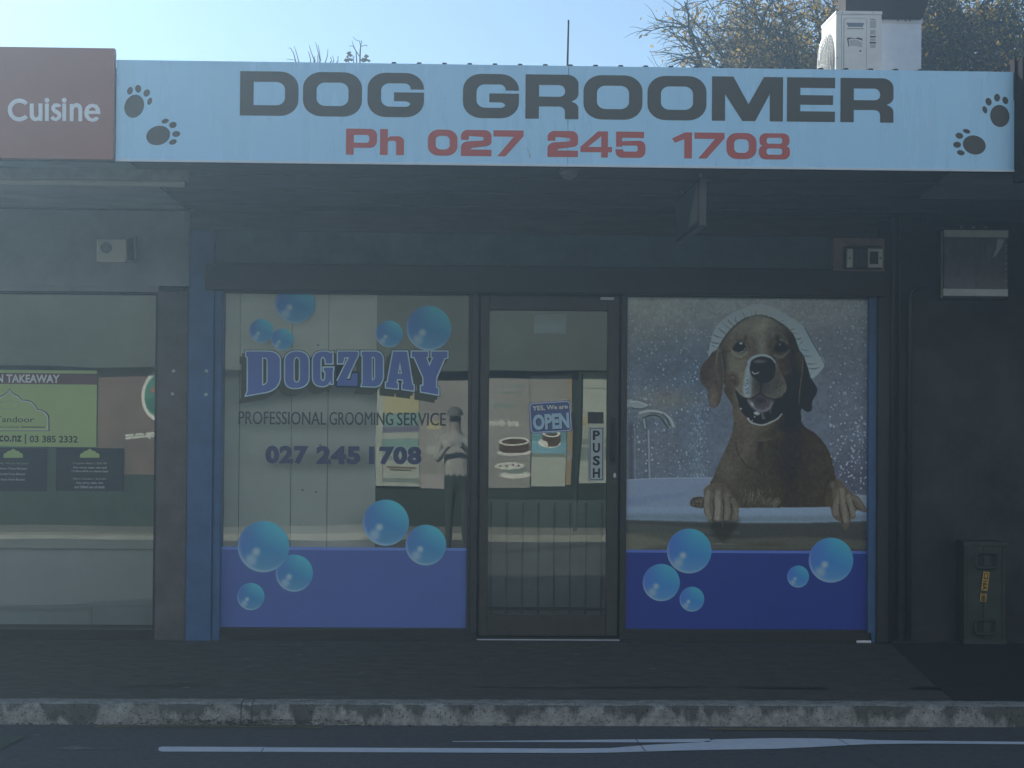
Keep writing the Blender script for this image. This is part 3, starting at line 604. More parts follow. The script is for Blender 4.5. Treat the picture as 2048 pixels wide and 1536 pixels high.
# ------------------------------------------------------------------ shop building
xa = P(375, 900, -.1).x; xb = P(1792, 900, -.1).x          # the shop's left and right ends
shop = thing('shop', 'single storey dog groomer shop with blue pillar, dark framed windows and glass door', 'shop', (xa, 0, 0))
def part(mb, name, m, parent, **k): return mb.build(name, m, parent, **k)
WX0, WX1, WZ0, WZ1 = rc(443, 588, 935, 1254, 0)              # left glass
RX0, RX1, _, _ = rc(1252, 592, 1736, 1262, 0)
DX0, DX1, _, _ = rc(955, 593, 1239, 1275, 0)
WZ0, WZ1 = .073, 2.073; TOP = 2.56
zl0, zl1 = P(1090, 587, -.12).z, P(1090, 533, -.12).z        # lintel
zb1 = P(1020, 468, -.06).z                                   # top of blue-grey band
# pillars
g = MB(); g.box(xa, P(425, 900, -.12).x, -.12, .1, 0, zl1+.02, bev=.008); g.v = [(x, y, z if z < 1 else z+(zb1-zl1-.02)) for x, y, z in g.v]; part(g, 'pillar', MT['blue'], shop)
g = MB(); g.box(P(426.5, 900, -.10).x, P(442, 900, -.10).x, -.095, .1, 0, zl0, bev=.006); part(g, 'pillar_trim', MT['blue'], shop)
g = MB(); g.box(P(1738, 900, -.08).x, P(1754, 900, -.08).x, -.07, .1, 0.0, zl0-.001, bev=.005); part(g, 'pillar_trim', MT['blue'], shop)
g = MB(); g.box(P(1755, 900, -.1).x, P(1786, 900, -.1).x, -.10, .1, 0, 2.5, bev=.01); part(g, 'pillar', MT['black'], shop)
# upper wall in layers: lintel, blue-grey band, brown boards up to the canopy
g = MB(); g.box(P(410, 560, -.14).x, P(1772, 560, -.14).x, -.15, .12, zl0, zl1, bev=.008); part(g, 'lintel', MT['black'], shop)
g = MB(); g.box(P(425, 900, -.12).x+.001, P(1754, 560, -.1).x, -.06, .12, zl1+.001, zb1); part(g, 'fascia_board', MT['band'], shop)
g = MB(); g.box(xa, P(1754, 560, -.1).x, -.09, .12, zb1+.001, TOP-.002); g.box(xa, P(1754, 560, -.1).x, -.105, -.0905, TOP-.12, TOP-.004); part(g, 'upper_wall', MT['brown'], shop)
# sill under the windows
for u0, u1 in ((WX0-.01, DX0-.002), (DX1+.002, RX1+.01)):
    g = MB(); g.box(u0, u1, -.07, .1, 0, WZ0-.012); g.box(u0, u1, -.085, -.0701, 0, .03); part(g, 'sill_wall', MT['black'], shop)
# room behind the glass
g = MB(); y1 = 4.2; x0, x1 = xa+.12, xb-.05
g.face([(x0, .16, 0), (x0, y1, 0), (x0, y1, 2.5), (x0, .16, 2.5)]); g.face([(x1, .16, 0), (x1, y1, 0), (x1, y1, 2.5), (x1, .16, 2.5)])
g.face([(x0, y1, 0), (x1, y1, 0), (x1, y1, 2.5), (x0, y1, 2.5)]); g.face([(x0, .16, 2.5), (x1, .16, 2.5), (x1, y1, 2.5), (x0, y1, 2.5)])
part(g, 'interior_wall', MT['room'], shop)
g = MB(); g.face([(x0, .12, .004), (x1, .12, .004), (x1, y1, .004), (x0, y1, .004)]); part(g, 'floor', MT['roomfloor'], shop)
# back and side outer walls
g = MB(); g.box(xa, xb, 5.9, 6.0, -.3, 3.2); g.box(xa, xa+.08, .13, 5.89, 0, 3.0); g.box(xb-.04, xb+.04, .13, 5.89, 0, 3.0); part(g, 'wall', MT['black'], shop)
# pale partition boards standing right behind the left window
g = MB(); zt = WZ1+.1; xs = [WX0-.02]+[P(px, 900, .13).x for px in (478, 582, 655, 752)]
cols = []
for i in range(len(xs)-1): g.box(xs[i]+.0025, xs[i+1]-.0025, .13+(.006 if i % 2 else 0), .15+(.006 if i % 2 else 0), .005, zt)
part(g, 'partition', MT['board'], shop)
for px, pz in ((610, 895), (640, 890), (605, 980), (632, 984), (600, 760), (636, 690)): g = MB(); p = P(px, pz, .12); g.disc(p.x, .124, p.z, .007, .1295, 10); part(g, 'screw', MT['grey'], shop)
# roof: corrugated iron, ribs running back from the canopy edge
g = MB(); rp = []; x = xa-.05; pit = .105; sl = .09; yf = -2.46; zf = 3.028
ribs = []
while x < xb+.45:
    if x < P(722, 125, -2.45).x: ribs += [(x, .004), (x+.12, .004)]; x += .1225; continue
    ribs += [(x, 0), (x+.070, 0), (x+.078, .024), (x+.097, .024), (x+.105, 0)]; x += .1225
prev = None
for (rx, rz) in ribs:
    a, b = (rx, yf, zf+rz), (rx, 6.1, zf+rz+sl*(6.1-yf))
    if prev: g.face([prev[0], a, b, prev[1]])
    prev = (a, b)
for k_ in range(len(ribs)-1):      # faces added under each rib so the ends read dark
    if ribs[k_][1] > .02 or ribs[k_+1][1] > .02: g.face([(ribs[k_][0], yf, zf-.02), (ribs[k_+1][0], yf, zf-.02), (ribs[k_+1][0], yf, zf+ribs[k_+1][1]), (ribs[k_][0], yf, zf+ribs[k_][1])])
part(g, 'roof', MT['roof'], shop)
# canopy over the path
g = MB(); sx1 = P(1865, 360, -1.5).x
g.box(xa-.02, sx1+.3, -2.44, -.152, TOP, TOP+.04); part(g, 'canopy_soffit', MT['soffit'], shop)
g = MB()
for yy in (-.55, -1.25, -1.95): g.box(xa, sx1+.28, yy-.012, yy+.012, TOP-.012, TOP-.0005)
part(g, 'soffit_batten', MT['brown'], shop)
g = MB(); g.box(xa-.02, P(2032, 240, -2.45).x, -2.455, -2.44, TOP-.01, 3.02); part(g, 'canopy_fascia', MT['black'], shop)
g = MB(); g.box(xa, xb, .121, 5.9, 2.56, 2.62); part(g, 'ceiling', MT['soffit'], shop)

# window frames and glass (the panes lean back by half a degree)
def lean(mb, y0=0.0): mb.v = [(x, y+y0+(z-1.05)*.0087, z) for x, y, z in mb.v]
def window(px0, px1, xg0, xg1, name='window'):
    f = MB(); b = .018
    f.box(xg0-b, xg1+b, -.04, .04, WZ0-.012, WZ0); f.box(xg0-b, xg1+b, -.04, .04, WZ1, zl0-.001)
    f.box(xg0-b, xg0, -.04, .04, WZ0, WZ1); f.box(xg1, xg1+b, -.04, .04, WZ0, WZ1)
    w_ = f.build('window', MT['frame'], shop)
    p = MB(); p.box(xg0, xg1, -.002, .002, WZ0, WZ1); lean(p); pn = p.build('pane', MT['glass'], shop)
    pn.parent = w_; pn.matrix_parent_inverse = Matrix.Identity(4)
    return w_
w1 = window(0, 0, WX0, WX1); w2 = window(0, 0, RX0, RX1)
g = MB(); g.box(WX1+.019, DX0-.001, -.06, .06, .0, zl0-.002, bev=.004); part(g, 'mullion', MT['frame'], shop)
g = MB(); g.box(DX1+.001, RX0-.019, -.06, .06, .0, zl0-.002, bev=.004); part(g, 'mullion', MT['frame'], shop)

# door
dx0, dx1 = P(959, 940, -.02).x, P(1236, 940, -.02).x; gx0, gx1 = P(977, 940, -.02).x, P(1213, 940, -.02).x
gz0, gz1 = P(1095, 1229, -.02).z, P(1095, 621, -.02).z; dz1 = P(1095, 592, -.03).z
door = MB(); door.box(dx0, gx0, -.045, .0, .03, dz1, bev=.004); door.box(gx1, dx1, -.045, .0, .03, dz1, bev=.004)
door.box(gx0+.0005, gx1-.0005, -.043, -.002, gz1, dz1-.001, bev=.004); door.box(gx0+.0005, gx1-.0005, -.043, -.002, .031, gz0, bev=.004)
dr = part(door, 'door', mat('bronze_door_frame', (.032, .030, .024), .45, .5, var=.2, scale=14), shop)
def sub(mb, name, m, par):
    o = mb.build(name, m, shop); mi = o.matrix_parent_inverse.copy(); o.parent = par; o.matrix_parent_inverse = Matrix.Identity(4); return o
g = MB(); g.box(gx0, gx1, -.002, .002, gz0, gz1); lean(g, -.014); sub(g, 'pane', MT['glass'], dr)
hx = P(1227, 880, -.07).x; hz0, hz1 = P(1227, 926, -.07).z, P(1227, 838, -.07).z
g = MB(); g.box(hx-.020, hx+.018, -.052, -.0455, hz0-.01, hz1+.01, bev=.003)
g.tube([(hx, -.05, hz1-.02), (hx, -.085, hz1-.03), (hx, -.095, hz1-.06), (hx, -.095, hz0+.06), (hx, -.085, hz0+.03), (hx, -.05, hz0+.02)], .008, 10)
sub(g, 'handle', MT['ink'], dr)
g = MB(); c_ = P(1229.5, 951, -.05); g.disc(c_.x, -.056, c_.z, .0085, -.0455, 16, rz=.016); sub(g, 'lock', MT['white'], dr)
g = MB(); c_ = P(1229.5, 954, -.05); g.disc(c_.x, -.0575, c_.z, .003, -.0561, 10); sub(g, 'keyhole', MT['ink'], dr)
g = MB(); q = rc(1201, 594, 1229, 600, -.07); g.box(q[0], q[1], -.07, -.0455, q[2], q[3], bev=.003); sub(g, 'door_closer', MT['galv'], dr)
g = MB(); g.box(dx0-.01, dx1+.01, -.07, .06, .001, .024); part(g, 'door_step', MT['black'], shop)
g = MB(); g.box(dx0-.01, dx1+.01, -.078, -.0705, .008, .014); part(g, 'threshold', MT['galv'], shop)
g = MB(); g.box(gx0-.01, gx1+.01, .12, .13, .03, P(1095, 1000, .12).z); part(g, 'gate_board', mat('grey_green_board', (.16, .18, .165), .7, .3, var=.2, scale=3), shop)
# security bars inside the lower half of the door
g = MB(); zb = P(1095, 1005, .05).z
for i in range(8):
    x_ = gx0+.02+(gx1-gx0-.04)*i/7; g.tube([(x_, .05, gz0-.02), (x_, .05, zb)], .0065, 8)
g.box(gx0, gx1, .042, .058, gz0+.02, gz0+.04)
part(g, 'security_bars', MT['ink'], shop)
g = MB(); q = rc(1068, 628, 1132, 667, .3); g.box(q[0], q[1], .3, .305, q[2], q[3]); tag(g.build('notice', mat('pale_blue_paper', (.30, .45, .62), .7, .2)), 'pale blue paper sheet hanging inside the top of the glass door', 'paper')

# ------------------------------------------------------------------ fascia sign over the shop
S0, S1, SZ0, SZ1 = -2.013, 2.341, 2.553, 3.038; SY = -2.5
sg = thing('shop_sign', 'long white fascia sign reading DOG GROOMER in black and Ph 027 245 1708 in red', 'sign', ((S0+S1)/2, SY, SZ0))
jx = P(1136, 240, SY).x
g = MB(); g.box(S0, jx-.001, SY, SY+.04, SZ0, SZ1, bev=.002); part(g, 'panel', MT['sign'], sg)
g = MB(); g.box(jx+.001, S1, SY, SY+.04, SZ0, SZ1, bev=.002); part(g, 'panel', MT['sign'], sg)
edge = mat('sign_bottom_edge', (.62, .72, .80), .4, .5)
g = MB(); g.box(S0, S1, SY-.004, SY-.0005, SZ0-.004, SZ0+.006); part(g, 'edge_trim', edge, sg)

def arc(cx, cy, rx, ry, a0, a1, n=7):
    return [(cx+rx*math.cos(R(a0+(a1-a0)*i/n)), cy+ry*math.sin(R(a0+(a1-a0)*i/n))) for i in range(n+1)]
def rr(x0, y0, x1, y1, R_, k=1.15):      # rounded box with the broad corners of a square-built letter
    a = min(R_*k, (x1-x0)/2*.999); b = min(R_, (y1-y0)/2*.999)
    return arc(x1-a, y1-b, a, b, 0, 90)+arc(x0+a, y1-b, a, b, 90, 180)+arc(x0+a, y0+b, a, b, 180, 270)+arc(x1-a, y0+b, a, b, 270, 360)
def glyph(ch, w, h, t, s):
    Ro, Ri = .36*h, .17*h; q = Ri*1.15
    if ch in 'O0': return [rr(0, 0, w, h, Ro), rr(t, s, w-t, h-s, Ri)]
    if ch == 'D':
        return [[(0, 0), (0, h)]+arc(w-Ro*1.15, h-Ro, Ro*1.15, Ro, 90, 0)+arc(w-Ro*1.15, Ro, Ro*1.15, Ro, 0, -90), [(t, s), (t, h-s)]+arc(w-t-q, h-s-Ri, q, Ri, 90, 0)+arc(w-t-q, s+Ri, q, Ri, 0, -90)]
    if ch == 'G':
        a, b = Ro*1.15, Ro
        return [[(w, .63*h)]+arc(w-a, h-b, a, b, 0, 90)+arc(a, h-b, a, b, 90, 180)+arc(a, b, a, b, 180, 270)+arc(w-a, b, a, b, 270, 360)+[(w, .56*h), (.47*w, .56*h), (.47*w, .36*h)]
                + arc(w-t-.6*q, .36*h-.5*Ri+.0, .6*q, .5*Ri, 90, 0)+arc(w-t-.6*q, s+.5*Ri, .6*q, .5*Ri, 0, -90)+arc(t+q, s+Ri, q, Ri, 270, 180)+arc(t+q, h-s-Ri, q, Ri, 180, 90)+arc(w-t-q*.7, h-s-Ri*.7, q*.7, Ri*.7, 90, 0)+[(w-t, .63*h)]]
    if ch == 'R':
        a, b = .22*h*1.15, .22*h
        return [[(0, 0), (0, h)]+arc(w-a, h-b, a, b, 90, 0)+arc(w-a*.8, .40*h+b*.8, a*.8, b*.8, 0, -75, 5)+arc(w-a*.7, .39*h-b*.7, a*.7, b*.7, 75, 0, 5)+[(w, 0), (w-t, 0)]+arc(w-t-.5*a, .28*h-.5*b, .5*a, .5*b, 0, 90, 4)+[(t, .28*h), (t, 0)],
                [(t, .50*h), (t, h-s)]+arc(w-t-.5*a, h-s-.6*b, .5*a, .6*b, 90, 0, 4)+arc(w-t-.5*a, .50*h+.5*b, .5*a, .5*b, 0, -90, 4)]
    if ch == 'M': return [[(0, 0), (0, h), (.30*w, h), (.515*w, .38*h), (.73*w, h), (w, h), (w, 0), (w-.185*w, 0), (w-.185*w, .62*h), (.61*w, 0), (.43*w, 0), (.185*w, .60*h), (.185*w, 0)]]
    if ch == 'E': return [[(0, 0), (0, h), (w, h), (w, h-s), (t, h-s), (t, .60*h), (.96*w, .60*h), (.96*w, .385*h), (t, .385*h), (t, s), (w, s), (w, 0)]]
    if ch == 'P':
        a, b = .26*h, .26*h
        return [[(0, 0), (0, h)]+arc(w-a, h-b, a, b, 90, 0)+arc(w-a, .27*h+b, a, b, 0, -90)+[(t, .27*h), (t, 0)], [(t, .46*h), (t, h-s)]+arc(w-t-.1*h, h-s-.1*h, .1*h, .1*h, 90, 0, 4)+arc(w-t-.1*h, .46*h+.1*h, .1*h, .1*h, 0, -90, 4)]
    if ch == 'h':
        a = .20*h
        return [[(0, 0), (0, h), (t, h), (t, .64*h), (t+.1*w, .72*h)]+arc(w-a*1.3, .73*h-a, a*1.3, a, 90, 0)+[(w, 0), (w-t, 0)]+arc(w-t-.09*h, .55*h-.09*h, .09*h, .09*h, 0, 90, 4)+arc(t+.09*h, .55*h-.09*h, .09*h, .09*h, 90, 180, 4)+[(t, 0)]]
    if ch == '2':
        a, b = .26*h, .24*h
        return [[(0, 0), (0, .30*h)]+arc(a*1.1, .34*h, a*1.1, .22*h, 190, 100, 5)+[(w-t-.02*w, .60*h)]+arc(w-t-.06*h, .68*h, .06*h, .06*h, -60, 90, 4)+[(t+.05*w, h-s)]+arc(t+.04*h, h-s-.05*h, .04*h, .05*h, 90, 180, 3)+[(t, .62*h), (0, .62*h)]+arc(a, h-b, a, b, 180, 90)+arc(w-a, h-b, a, b, 90, 0)+arc(w-a, .40*h+.14*h, a, .16*h, 0, -80, 5)+[(t+.12*w, .31*h), (t+.02*w, .22*h), (t+.02*w, s*1.05), (w, s*1.05), (w, 0)]]
    if ch == '7': return [[(0, h), (w, h), (w, .78*h), (.40*w, 0), (.13*w, 0), (.68*w, .76*h), (0, .76*h)]]
    if ch == '1': return [[(w, 0), (w, h), (w-t*.9, h), (0, .76*h), (0+.16*w, .60*h), (w-t, .74*h), (w-t, 0)]]
    if ch == '4': return [[(.66*w, 0), (.66*w, .20*h), (0, .20*h), (0, .40*h), (.55*w, h), (.87*w, h), (.87*w, .40*h), (w, .40*h), (w, .20*h), (.87*w, .20*h), (.87*w, 0)], [(.24*w, .40*h), (.66*w, .40*h), (.66*w, .82*h)]]
    if ch == '5':
        a, b = .24*h, .24*h
        return [[(.95*w, h), (.95*w, h-s), (t*.85, h-s), (t*.85, .63*h)]+arc(w-a, .66*h-b, a, b, 90, 0)+arc(w-a, b, a, b, 0, -90)+arc(a, b, a, b, 270, 180)+[(0, .32*h), (t, .32*h)]+arc(t+.06*h, s+.06*h, .06*h, .06*h, 180, 270, 4)+arc(w-t-.08*h, s+.08*h, .08*h, .08*h, -90, 0, 4)+arc(w-t-.08*h, .47*h-.08*h, .08*h, .08*h, 0, 90, 4)+[(t*.9, .47*h), (t*.8, .42*h), (.02*w, .42*h), (.02*w, h)]]
    if ch == '8':
        a, b = .25*h, .22*h
        return [arc(w-a, b+.02*h, a, b+.02*h, -90, 0)+arc(w-.14*h, .50*h-.16*h, .14*h, .16*h, 0, 75, 5)+arc(w-.16*h, .52*h+.15*h, .14*h, .15*h, -75, 0, 5)+arc(w-a-.02*h, h-b, a, b, 0, 90)+arc(a+.02*h, h-b, a, b, 90, 180)+arc(.16*h, .52*h+.15*h, .14*h, .15*h, 180, 255, 5)+arc(.14*h, .50*h-.16*h, .14*h, .16*h, 105, 180, 5)+arc(a, b+.02*h, a, b+.02*h, 180, 270),
                rr(t, .18*h, w-t, .42*h, .09*h), rr(t, .60*h, w-t, .83*h, .08*h)]
def letters(name, boxes, y, th, m, parent, t, s, off=0):
    """boxes: (char, x left px, x right px, y top px, y bottom px) read off the photograph, laid on the plane y"""
    for ch, a, b, c_, d in boxes:
        X0, X1 = P(a, (c_+d)/2, y).x, P(b, (c_+d)/2, y).x; Z0, Z1 = P((a+b)/2, d, y).z, P((a+b)/2, c_, y).z
        L = glyph(ch, X1-X0, Z1-Z0, t*(X1-X0) if t < 1 else t/415, s*(Z1-Z0))
        flat(name, [[(X0+u, Z0+v) for u, v in lp] for lp in L], y, th, m, parent, off)
LY = lambda x, y0: y0+(x-1134)*.0112
big = [(c_, a, b, LY((a+b)/2, 149.5), LY((a+b)/2, 238)) for c_, a, b in (('D', 480, 597), ('O', 606, 724), ('G', 735, 848), ('G', 926, 1038), ('R', 1051, 1157), ('O', 1167, 1285), ('O', 1295, 1413), ('M', 1424, 1566), ('E', 1574, 1670), ('R', 1681, 1787))]
letters('letter', big, SY-.0022, .0018, MT['sign_black'], sg, 27, .235)
red = [(c_, a, b, LY((a+b)/2, 262), LY((a+b)/2, 314)) for c_, a, b in (('P', 692, 754), ('h', 760, 808), ('0', 856, 915), ('2', 922, 983), ('7', 987, 1047), ('2', 1095, 1156), ('4', 1161, 1224), ('5', 1231, 1291), ('1', 1344, 1384), ('7', 1389, 1449), ('0', 1453, 1513), ('8', 1518, 1580))]
letters('letter', red, SY-.0022, .0018, MT['sign_red'], sg, 15.5, .235)
def paw(cx, cy, a, b, ang, toes):
    p = MB()
    loops = [(cx, cy, a, b, ang)]+toes
    k = 1/415
    LL = []
    for (x, y, ra, rb, an) in loops:
        q = P(x, y, SY); LL.append(eloop(q.x, q.z, ra*k, rb*k, an))
    flat('paw_print', LL, SY-.0022, .0018, MT['sign_black'], sg)
paw(268.5, 212.5, 19, 23.5, -20, [(260, 181.5, 5.3, 8, -15), (276.5, 177.5, 6, 7.8, 5), (293.5, 186, 6, 7.8, -28), (299.5, 202.5, 4.3, 7.6, -20)])
paw(316.5, 271, 24, 19, 18, [(330.5, 242.3, 7.5, 4.4, 18), (346, 250, 7.5, 6, 20), (352.5, 268, 7.8, 6, 10), (346, 284, 7.8, 5, 22)])
paw(1999.5, 232, 19.5, 22.5, 12, [(1969.5, 219.5, 4.5, 7.5, 18), (1977, 203.5, 6, 7.8, 20), (1994, 195.5, 6, 7.8, 5), (2010.5, 201, 5.5, 7.8, 20)])
paw(1948.5, 290, 23.5, 19, -15, [(1933, 262.5, 7.5, 4.2, -15), (1918.5, 271.5, 7.8, 6, -15), (1914, 289.5, 7.8, 6, -5), (1921.5, 305.5, 7.8, 5, -15)])
g = MB(); a_ = P(1052, 294, SY); b_ = P(1060, 316, SY); g.face([(a_.x, SY-.0015, a_.z), (a_.x+.008, SY-.0015, a_.z-.012), (b_.x+.003, SY-.0015, b_.z+.01), (b_.x, SY-.0015, b_.z), (b_.x-.004, SY-.0015, b_.z+.02)]); part(g, 'scuff', MT['grey'], sg)
# fasteners along the sign's top edge
# ------------------------------------------------------------------ neighbour's sign
nx1 = P(230, 200, SY).x; nz0, nz1 = P(110, 319.5, SY).z, P(110, 97, SY).z
ns = thing('restaurant_sign', 'maroon fascia sign reading Cuisine in white at the left edge', 'sign', (nx1-1, SY, nz0))
g = MB(); g.box(nx1-4.5, nx1, SY-.03, SY+.02, nz0, nz1, bev=.002); part(g, 'panel', MT['maroon'], ns)
q = rc(14, 197, 201, 243, SY-.032)
CL = []
def ring(cx, cz, ro, ri, a0, a1, n=16): return arc(cx, cz, ro, ro, a0, a1, n)+arc(cx, cz, ri, ri, a1, a0, n)
def cz(L, nm='letter'):
    flat(nm, [[(P(x, y, SY-.032).x, P(x, y, SY-.032).z) for x, y in lp] for lp in L], SY-.0335, .003, MT['sign_white'], ns)
cz([ring(38.5, 220, 23, 14.5, 40, 320)])
cz([[(59.5, 207), (67.5, 207), (67.5, 226)]+arc(72.3, 227.5, 5, 7.5, 180, 0, 8)+[(77, 207), (85, 207), (85, 242), (77.5, 242), (77.5, 239)]+arc(71, 230, 11.3, 12.5, 70, 180, 8)])
for x in (94, 128.5): cz([[(x-3.8, 207), (x+3.8, 207), (x+3.8, 242), (x-3.8, 242)]]); cz([eloop(x, 200.5, 4.8, 4.8)])
cz([[(122, 212.5), (116, 214.6), (111, 214.5), (110.3, 217.5), (116, 221), (121.5, 225), (123, 231.5), (120, 238.5), (112.5, 242.8), (104, 240.5), (100.5, 235.5), (106.5, 231.5), (110.5, 236), (115, 233.5), (114.5, 229.5), (107, 225), (103, 220), (103, 213), (107.5, 207.3), (114.5, 206.2), (120, 208.5)]])
cz([[(139.5, 242.5), (139.5, 208), (147, 208), (147, 211)]+arc(153, 217.5, 11.5, -11.5, 110, 0, 8)+[(164.5, 242.5), (156.8, 242.5), (156.8, 220)]+arc(152, 220.5, 4.8, -6.5, 0, 180, 8)+[(147, 242.5)]])
cz([[(200.5, 227), (176.5, 227)]+arc(184.5, 227, 8, 9.5, 185, 320, 10)[::1]+[(198.5, 236)]+arc(184.5, 225.5, 16.3, 17.5, 38, 345, 26)[0:] if False else [(201, 228), (177, 228), (178.5, 233), (183, 236.5), (188.5, 236), (192, 233), (199, 236), (194, 241.5), (185.5, 243.8), (176, 241), (169.5, 233.5), (168.6, 224), (171.5, 214.5), (178, 208.8), (186, 207.3), (194.5, 209.8), (199.6, 216.5)], [(177.5, 221.5), (191.8, 221.5), (189.5, 216.5), (184.5, 214.2), (179.8, 216.5)]])
# ------------------------------------------------------------------ printed vinyl on the two windows
def reparent(o, par): o.parent = par; o.matrix_parent_inverse = Matrix.Translation(-Vector(par.location)); return o
def setcol(me, cols):
    a = me.color_attributes.new('Col', 'FLOAT_COLOR', 'POINT')
    a.data.foreach_set('color', np.concatenate([cols, np.ones((len(cols), 1))], 1).astype(np.float32).reshape(-1))
def bubble(px, py, r, y, par, clip_top=None, left=False):
    c = P(px, py, y); k = 332.0; n, m_ = 56, 16; V = [(c.x, y, c.z)]; U = [(0, 0)]
    for j in range(1, m_+1):
        for i in range(n):
            a = 2*math.pi*i/n; q = j/m_; u, v = q*math.cos(a), q*math.sin(a); z = c.z+v*r/k
            if clip_top is not None and z > clip_top: z = clip_top
            V.append((c.x+u*r/k, y, z)); U.append((u, v))
    F = [(0, 1+i, 1+(i+1) % n) for i in range(n)]
    for j in range(m_-1):
        for i in range(n): F.append((1+j*n+i, 1+(j+1)*n+i, 1+(j+1)*n+(i+1) % n, 1+j*n+(i+1) % n))
    U = np.array(U); u, v = U[:, 0], U[:, 1]
    top = np.array((62, 126, 146.)); cen = np.array((54, 94, 134.)); lef = np.array((60, 80, 132.)); bot = np.array((74, 106, 134.))
    if left: top, cen, lef, bot = (q_*.86+np.array((10, 14, 10.)) for q_ in (top, cen, lef, bot))  # left-hand bubbles greyed and lifted, haze put into their colours
    d = (u*.5+v*.87); col = cen+(top-cen)*np.clip(d, 0, 1)[:, None]**1.0
    col = col+(lef-col)*(np.clip(-u*.95+v*.25, 0, 1)**1.3)[:, None]*.85
    col = col+(bot-col)*(np.clip(-v-.15, 0, 1)**1.2)[:, None]*.9
    hi = np.array((122, 138, 144.))
    def spot(x, z_, s_, al):
        nonlocal col
        m = np.exp(-(((u-x)**2+(v-z_)**2)/(s_*s_))**1.6)*al; col = col+(hi-col)*m[:, None]
    spot(-.28, -.20, .15, .85); spot(-.48, -.52, .22, .6)
    rr_ = np.hypot(u, v); rim = np.clip((rr_-.86)/.12, 0, 1)*np.clip(-v*.9-u*.55, 0, 1)*.7; col = col+(hi-col)*rim[:, None]
    edge = np.clip((rr_-.93)/.07, 0, 1)*.25; col = col+(np.array((72, 112, 142.))-col)*edge[:, None]
    me = bpy.data.meshes.new('bubble'); me.from_pydata(V, [], F); setcol(me, ink(col)); me.materials.append(MT['print'])
    o = bpy.data.objects.new('bubble', me); C.collection.objects.link(o); reparent(o, par)
YP = -.016
BD = dict(band_l=(60, 74, 112), band_r=(44, 56, 98), stripe_l=(92, 116, 170), stripe_r=(80, 104, 172))
def inkm(name, c, rough=.5): return mat(name, tuple(ink(c)), rough, .3, var=.03, scale=3)
lw = thing('window_lettering', 'blue band, soap bubbles and arched DOGZDAY lettering stuck on the left shop window', 'window sticker', ((WX0+WX1)/2, YP, WZ0))
zs = P(690, 1096.5, YP).z; g = MB(); g.box(WX0+.001, WX1-.001, YP, YP+.001, WZ0+.001, zs-.012); part(g, 'band', inkm('band_blue_vinyl', BD['band_l']), lw)
g = MB(); g.box(WX0+.001, WX1-.001, YP, YP+.001, zs-.0115, zs+.006); part(g, 'stripe', inkm('stripe_blue_vinyl', BD['stripe_l']), lw)
for i, (x, y, r) in enumerate(((590, 607, 39.8), (523, 662, 24.2), (564.5, 679, 22), (778.5, 668, 27), (857.5, 656.5, 44.8), (588.6, 1146.3, 37), (527, 1093.3, 51), (501.7, 1193, 27), (771.6, 1045.4, 46), (851.8, 1090.2, 40.5))):
    bubble(x, y, r, YP-.0015-.0004*i, lw, WZ1-.001, True)
# DOGZDAY, slab letters on an arched foot; coordinates are those of the enlarged lettering
def dz(x, y): q = P(430+x/3.572, 570+y/3.572, YP); return (q.x, q.z)
def yb(x): return 727+1.43e-4*(x-925)**2
def lett(x0, x1, loops, yt=468, ins=9):
    out = []
    for lp in loops:
        o = []
        for u, v in lp:       # v = 0 foot, 1 top
            x = x0+ins+u*(x1-x0-2*ins); b_ = yb(x)-ins; o.append(dz(x, b_+(yt+ins-b_)*v))
        out.append(o)
    return out
def cv(x0, y0, x1, y1, bx, by, n=8): return [((1-t)**2*x0+2*t*(1-t)*bx+t*t*x1, (1-t)**2*y0+2*t*(1-t)*by+t*t*y1) for t in [i/n for i in range(n+1)]]
DG = [[(0, 0), (.05, .10), (.05, .88), (0, .90), (0, 1)]+cv(.62, 1, 1, .80, .95, 1)+cv(1, .30, .62, 0, .95, .03), [(.47, .17), (.47, .86)]+cv(.52, .86, .64, .76, .64, .86)+cv(.64, .30, .52, .17, .64, .18)]
OG = [cv(.5, 1, 1, .72, 1, 1)+cv(1, .28, .5, 0, 1, 0)+cv(.5, 0, 0, .28, 0, 0)+cv(0, .72, .5, 1, 0, 1), cv(.5, .86, .64, .70, .64, .86, 5)+cv(.64, .30, .5, .14, .64, .14, 5)+cv(.5, .14, .36, .30, .36, .14, 5)+cv(.36, .70, .5, .86, .36, .86, 5)]
GG = [[(.96, .66), (.96, .98), (.86, .96)]+cv(.72, 1, .5, 1, .60, 1, 3)+cv(.5, 1, 0, .72, 0, 1)+cv(0, .28, .5, 0, 0, 0)+cv(.5, 0, .86, .16, .75, 0)+[(.90, .06), (.97, .06), (.97, .44), (1, .46), (1, .53), (.54, .53), (.54, .44), (.62, .42)]+cv(.62, .28, .5, .14, .62, .14, 5)+cv(.5, .14, .36, .30, .36, .14, 5)+cv(.36, .70, .5, .86, .36, .86, 5)+cv(.5, .86, .64, .66, .64, .84, 5)]
ZG = [[(0, 0), (0, .13), (.58, .84), (.34, .84), (.26, .66), (.03, .66), (.03, 1), (1, 1), (1, .90), (.42, .16), (.66, .16), (.74, .36), (.98, .36), (.98, 0)]]
AG = [[(0, 0), (0, .13), (.06, .15), (.26, 1), (.76, 1), (.95, .15), (1, .13), (1, 0), (.60, 0), (.60, .13), (.64, .14), (.61, .26), (.40, .26), (.37, .14), (.42, .13), (.42, 0)], [(.42, .40), (.585, .40), (.505, .74)]]
YG = [[(.26, 0), (.26, .14), (.33, .15), (.33, .36), (.07, .87), (0, .87), (0, 1), (.45, 1), (.45, .88), (.40, .87), (.49, .63), (.61, .86), (.56, .88), (.56, 1), (1, 1), (1, .87), (.92, .86), (.68, .38), (.68, .15), (.74, .14), (.74, 0)]]
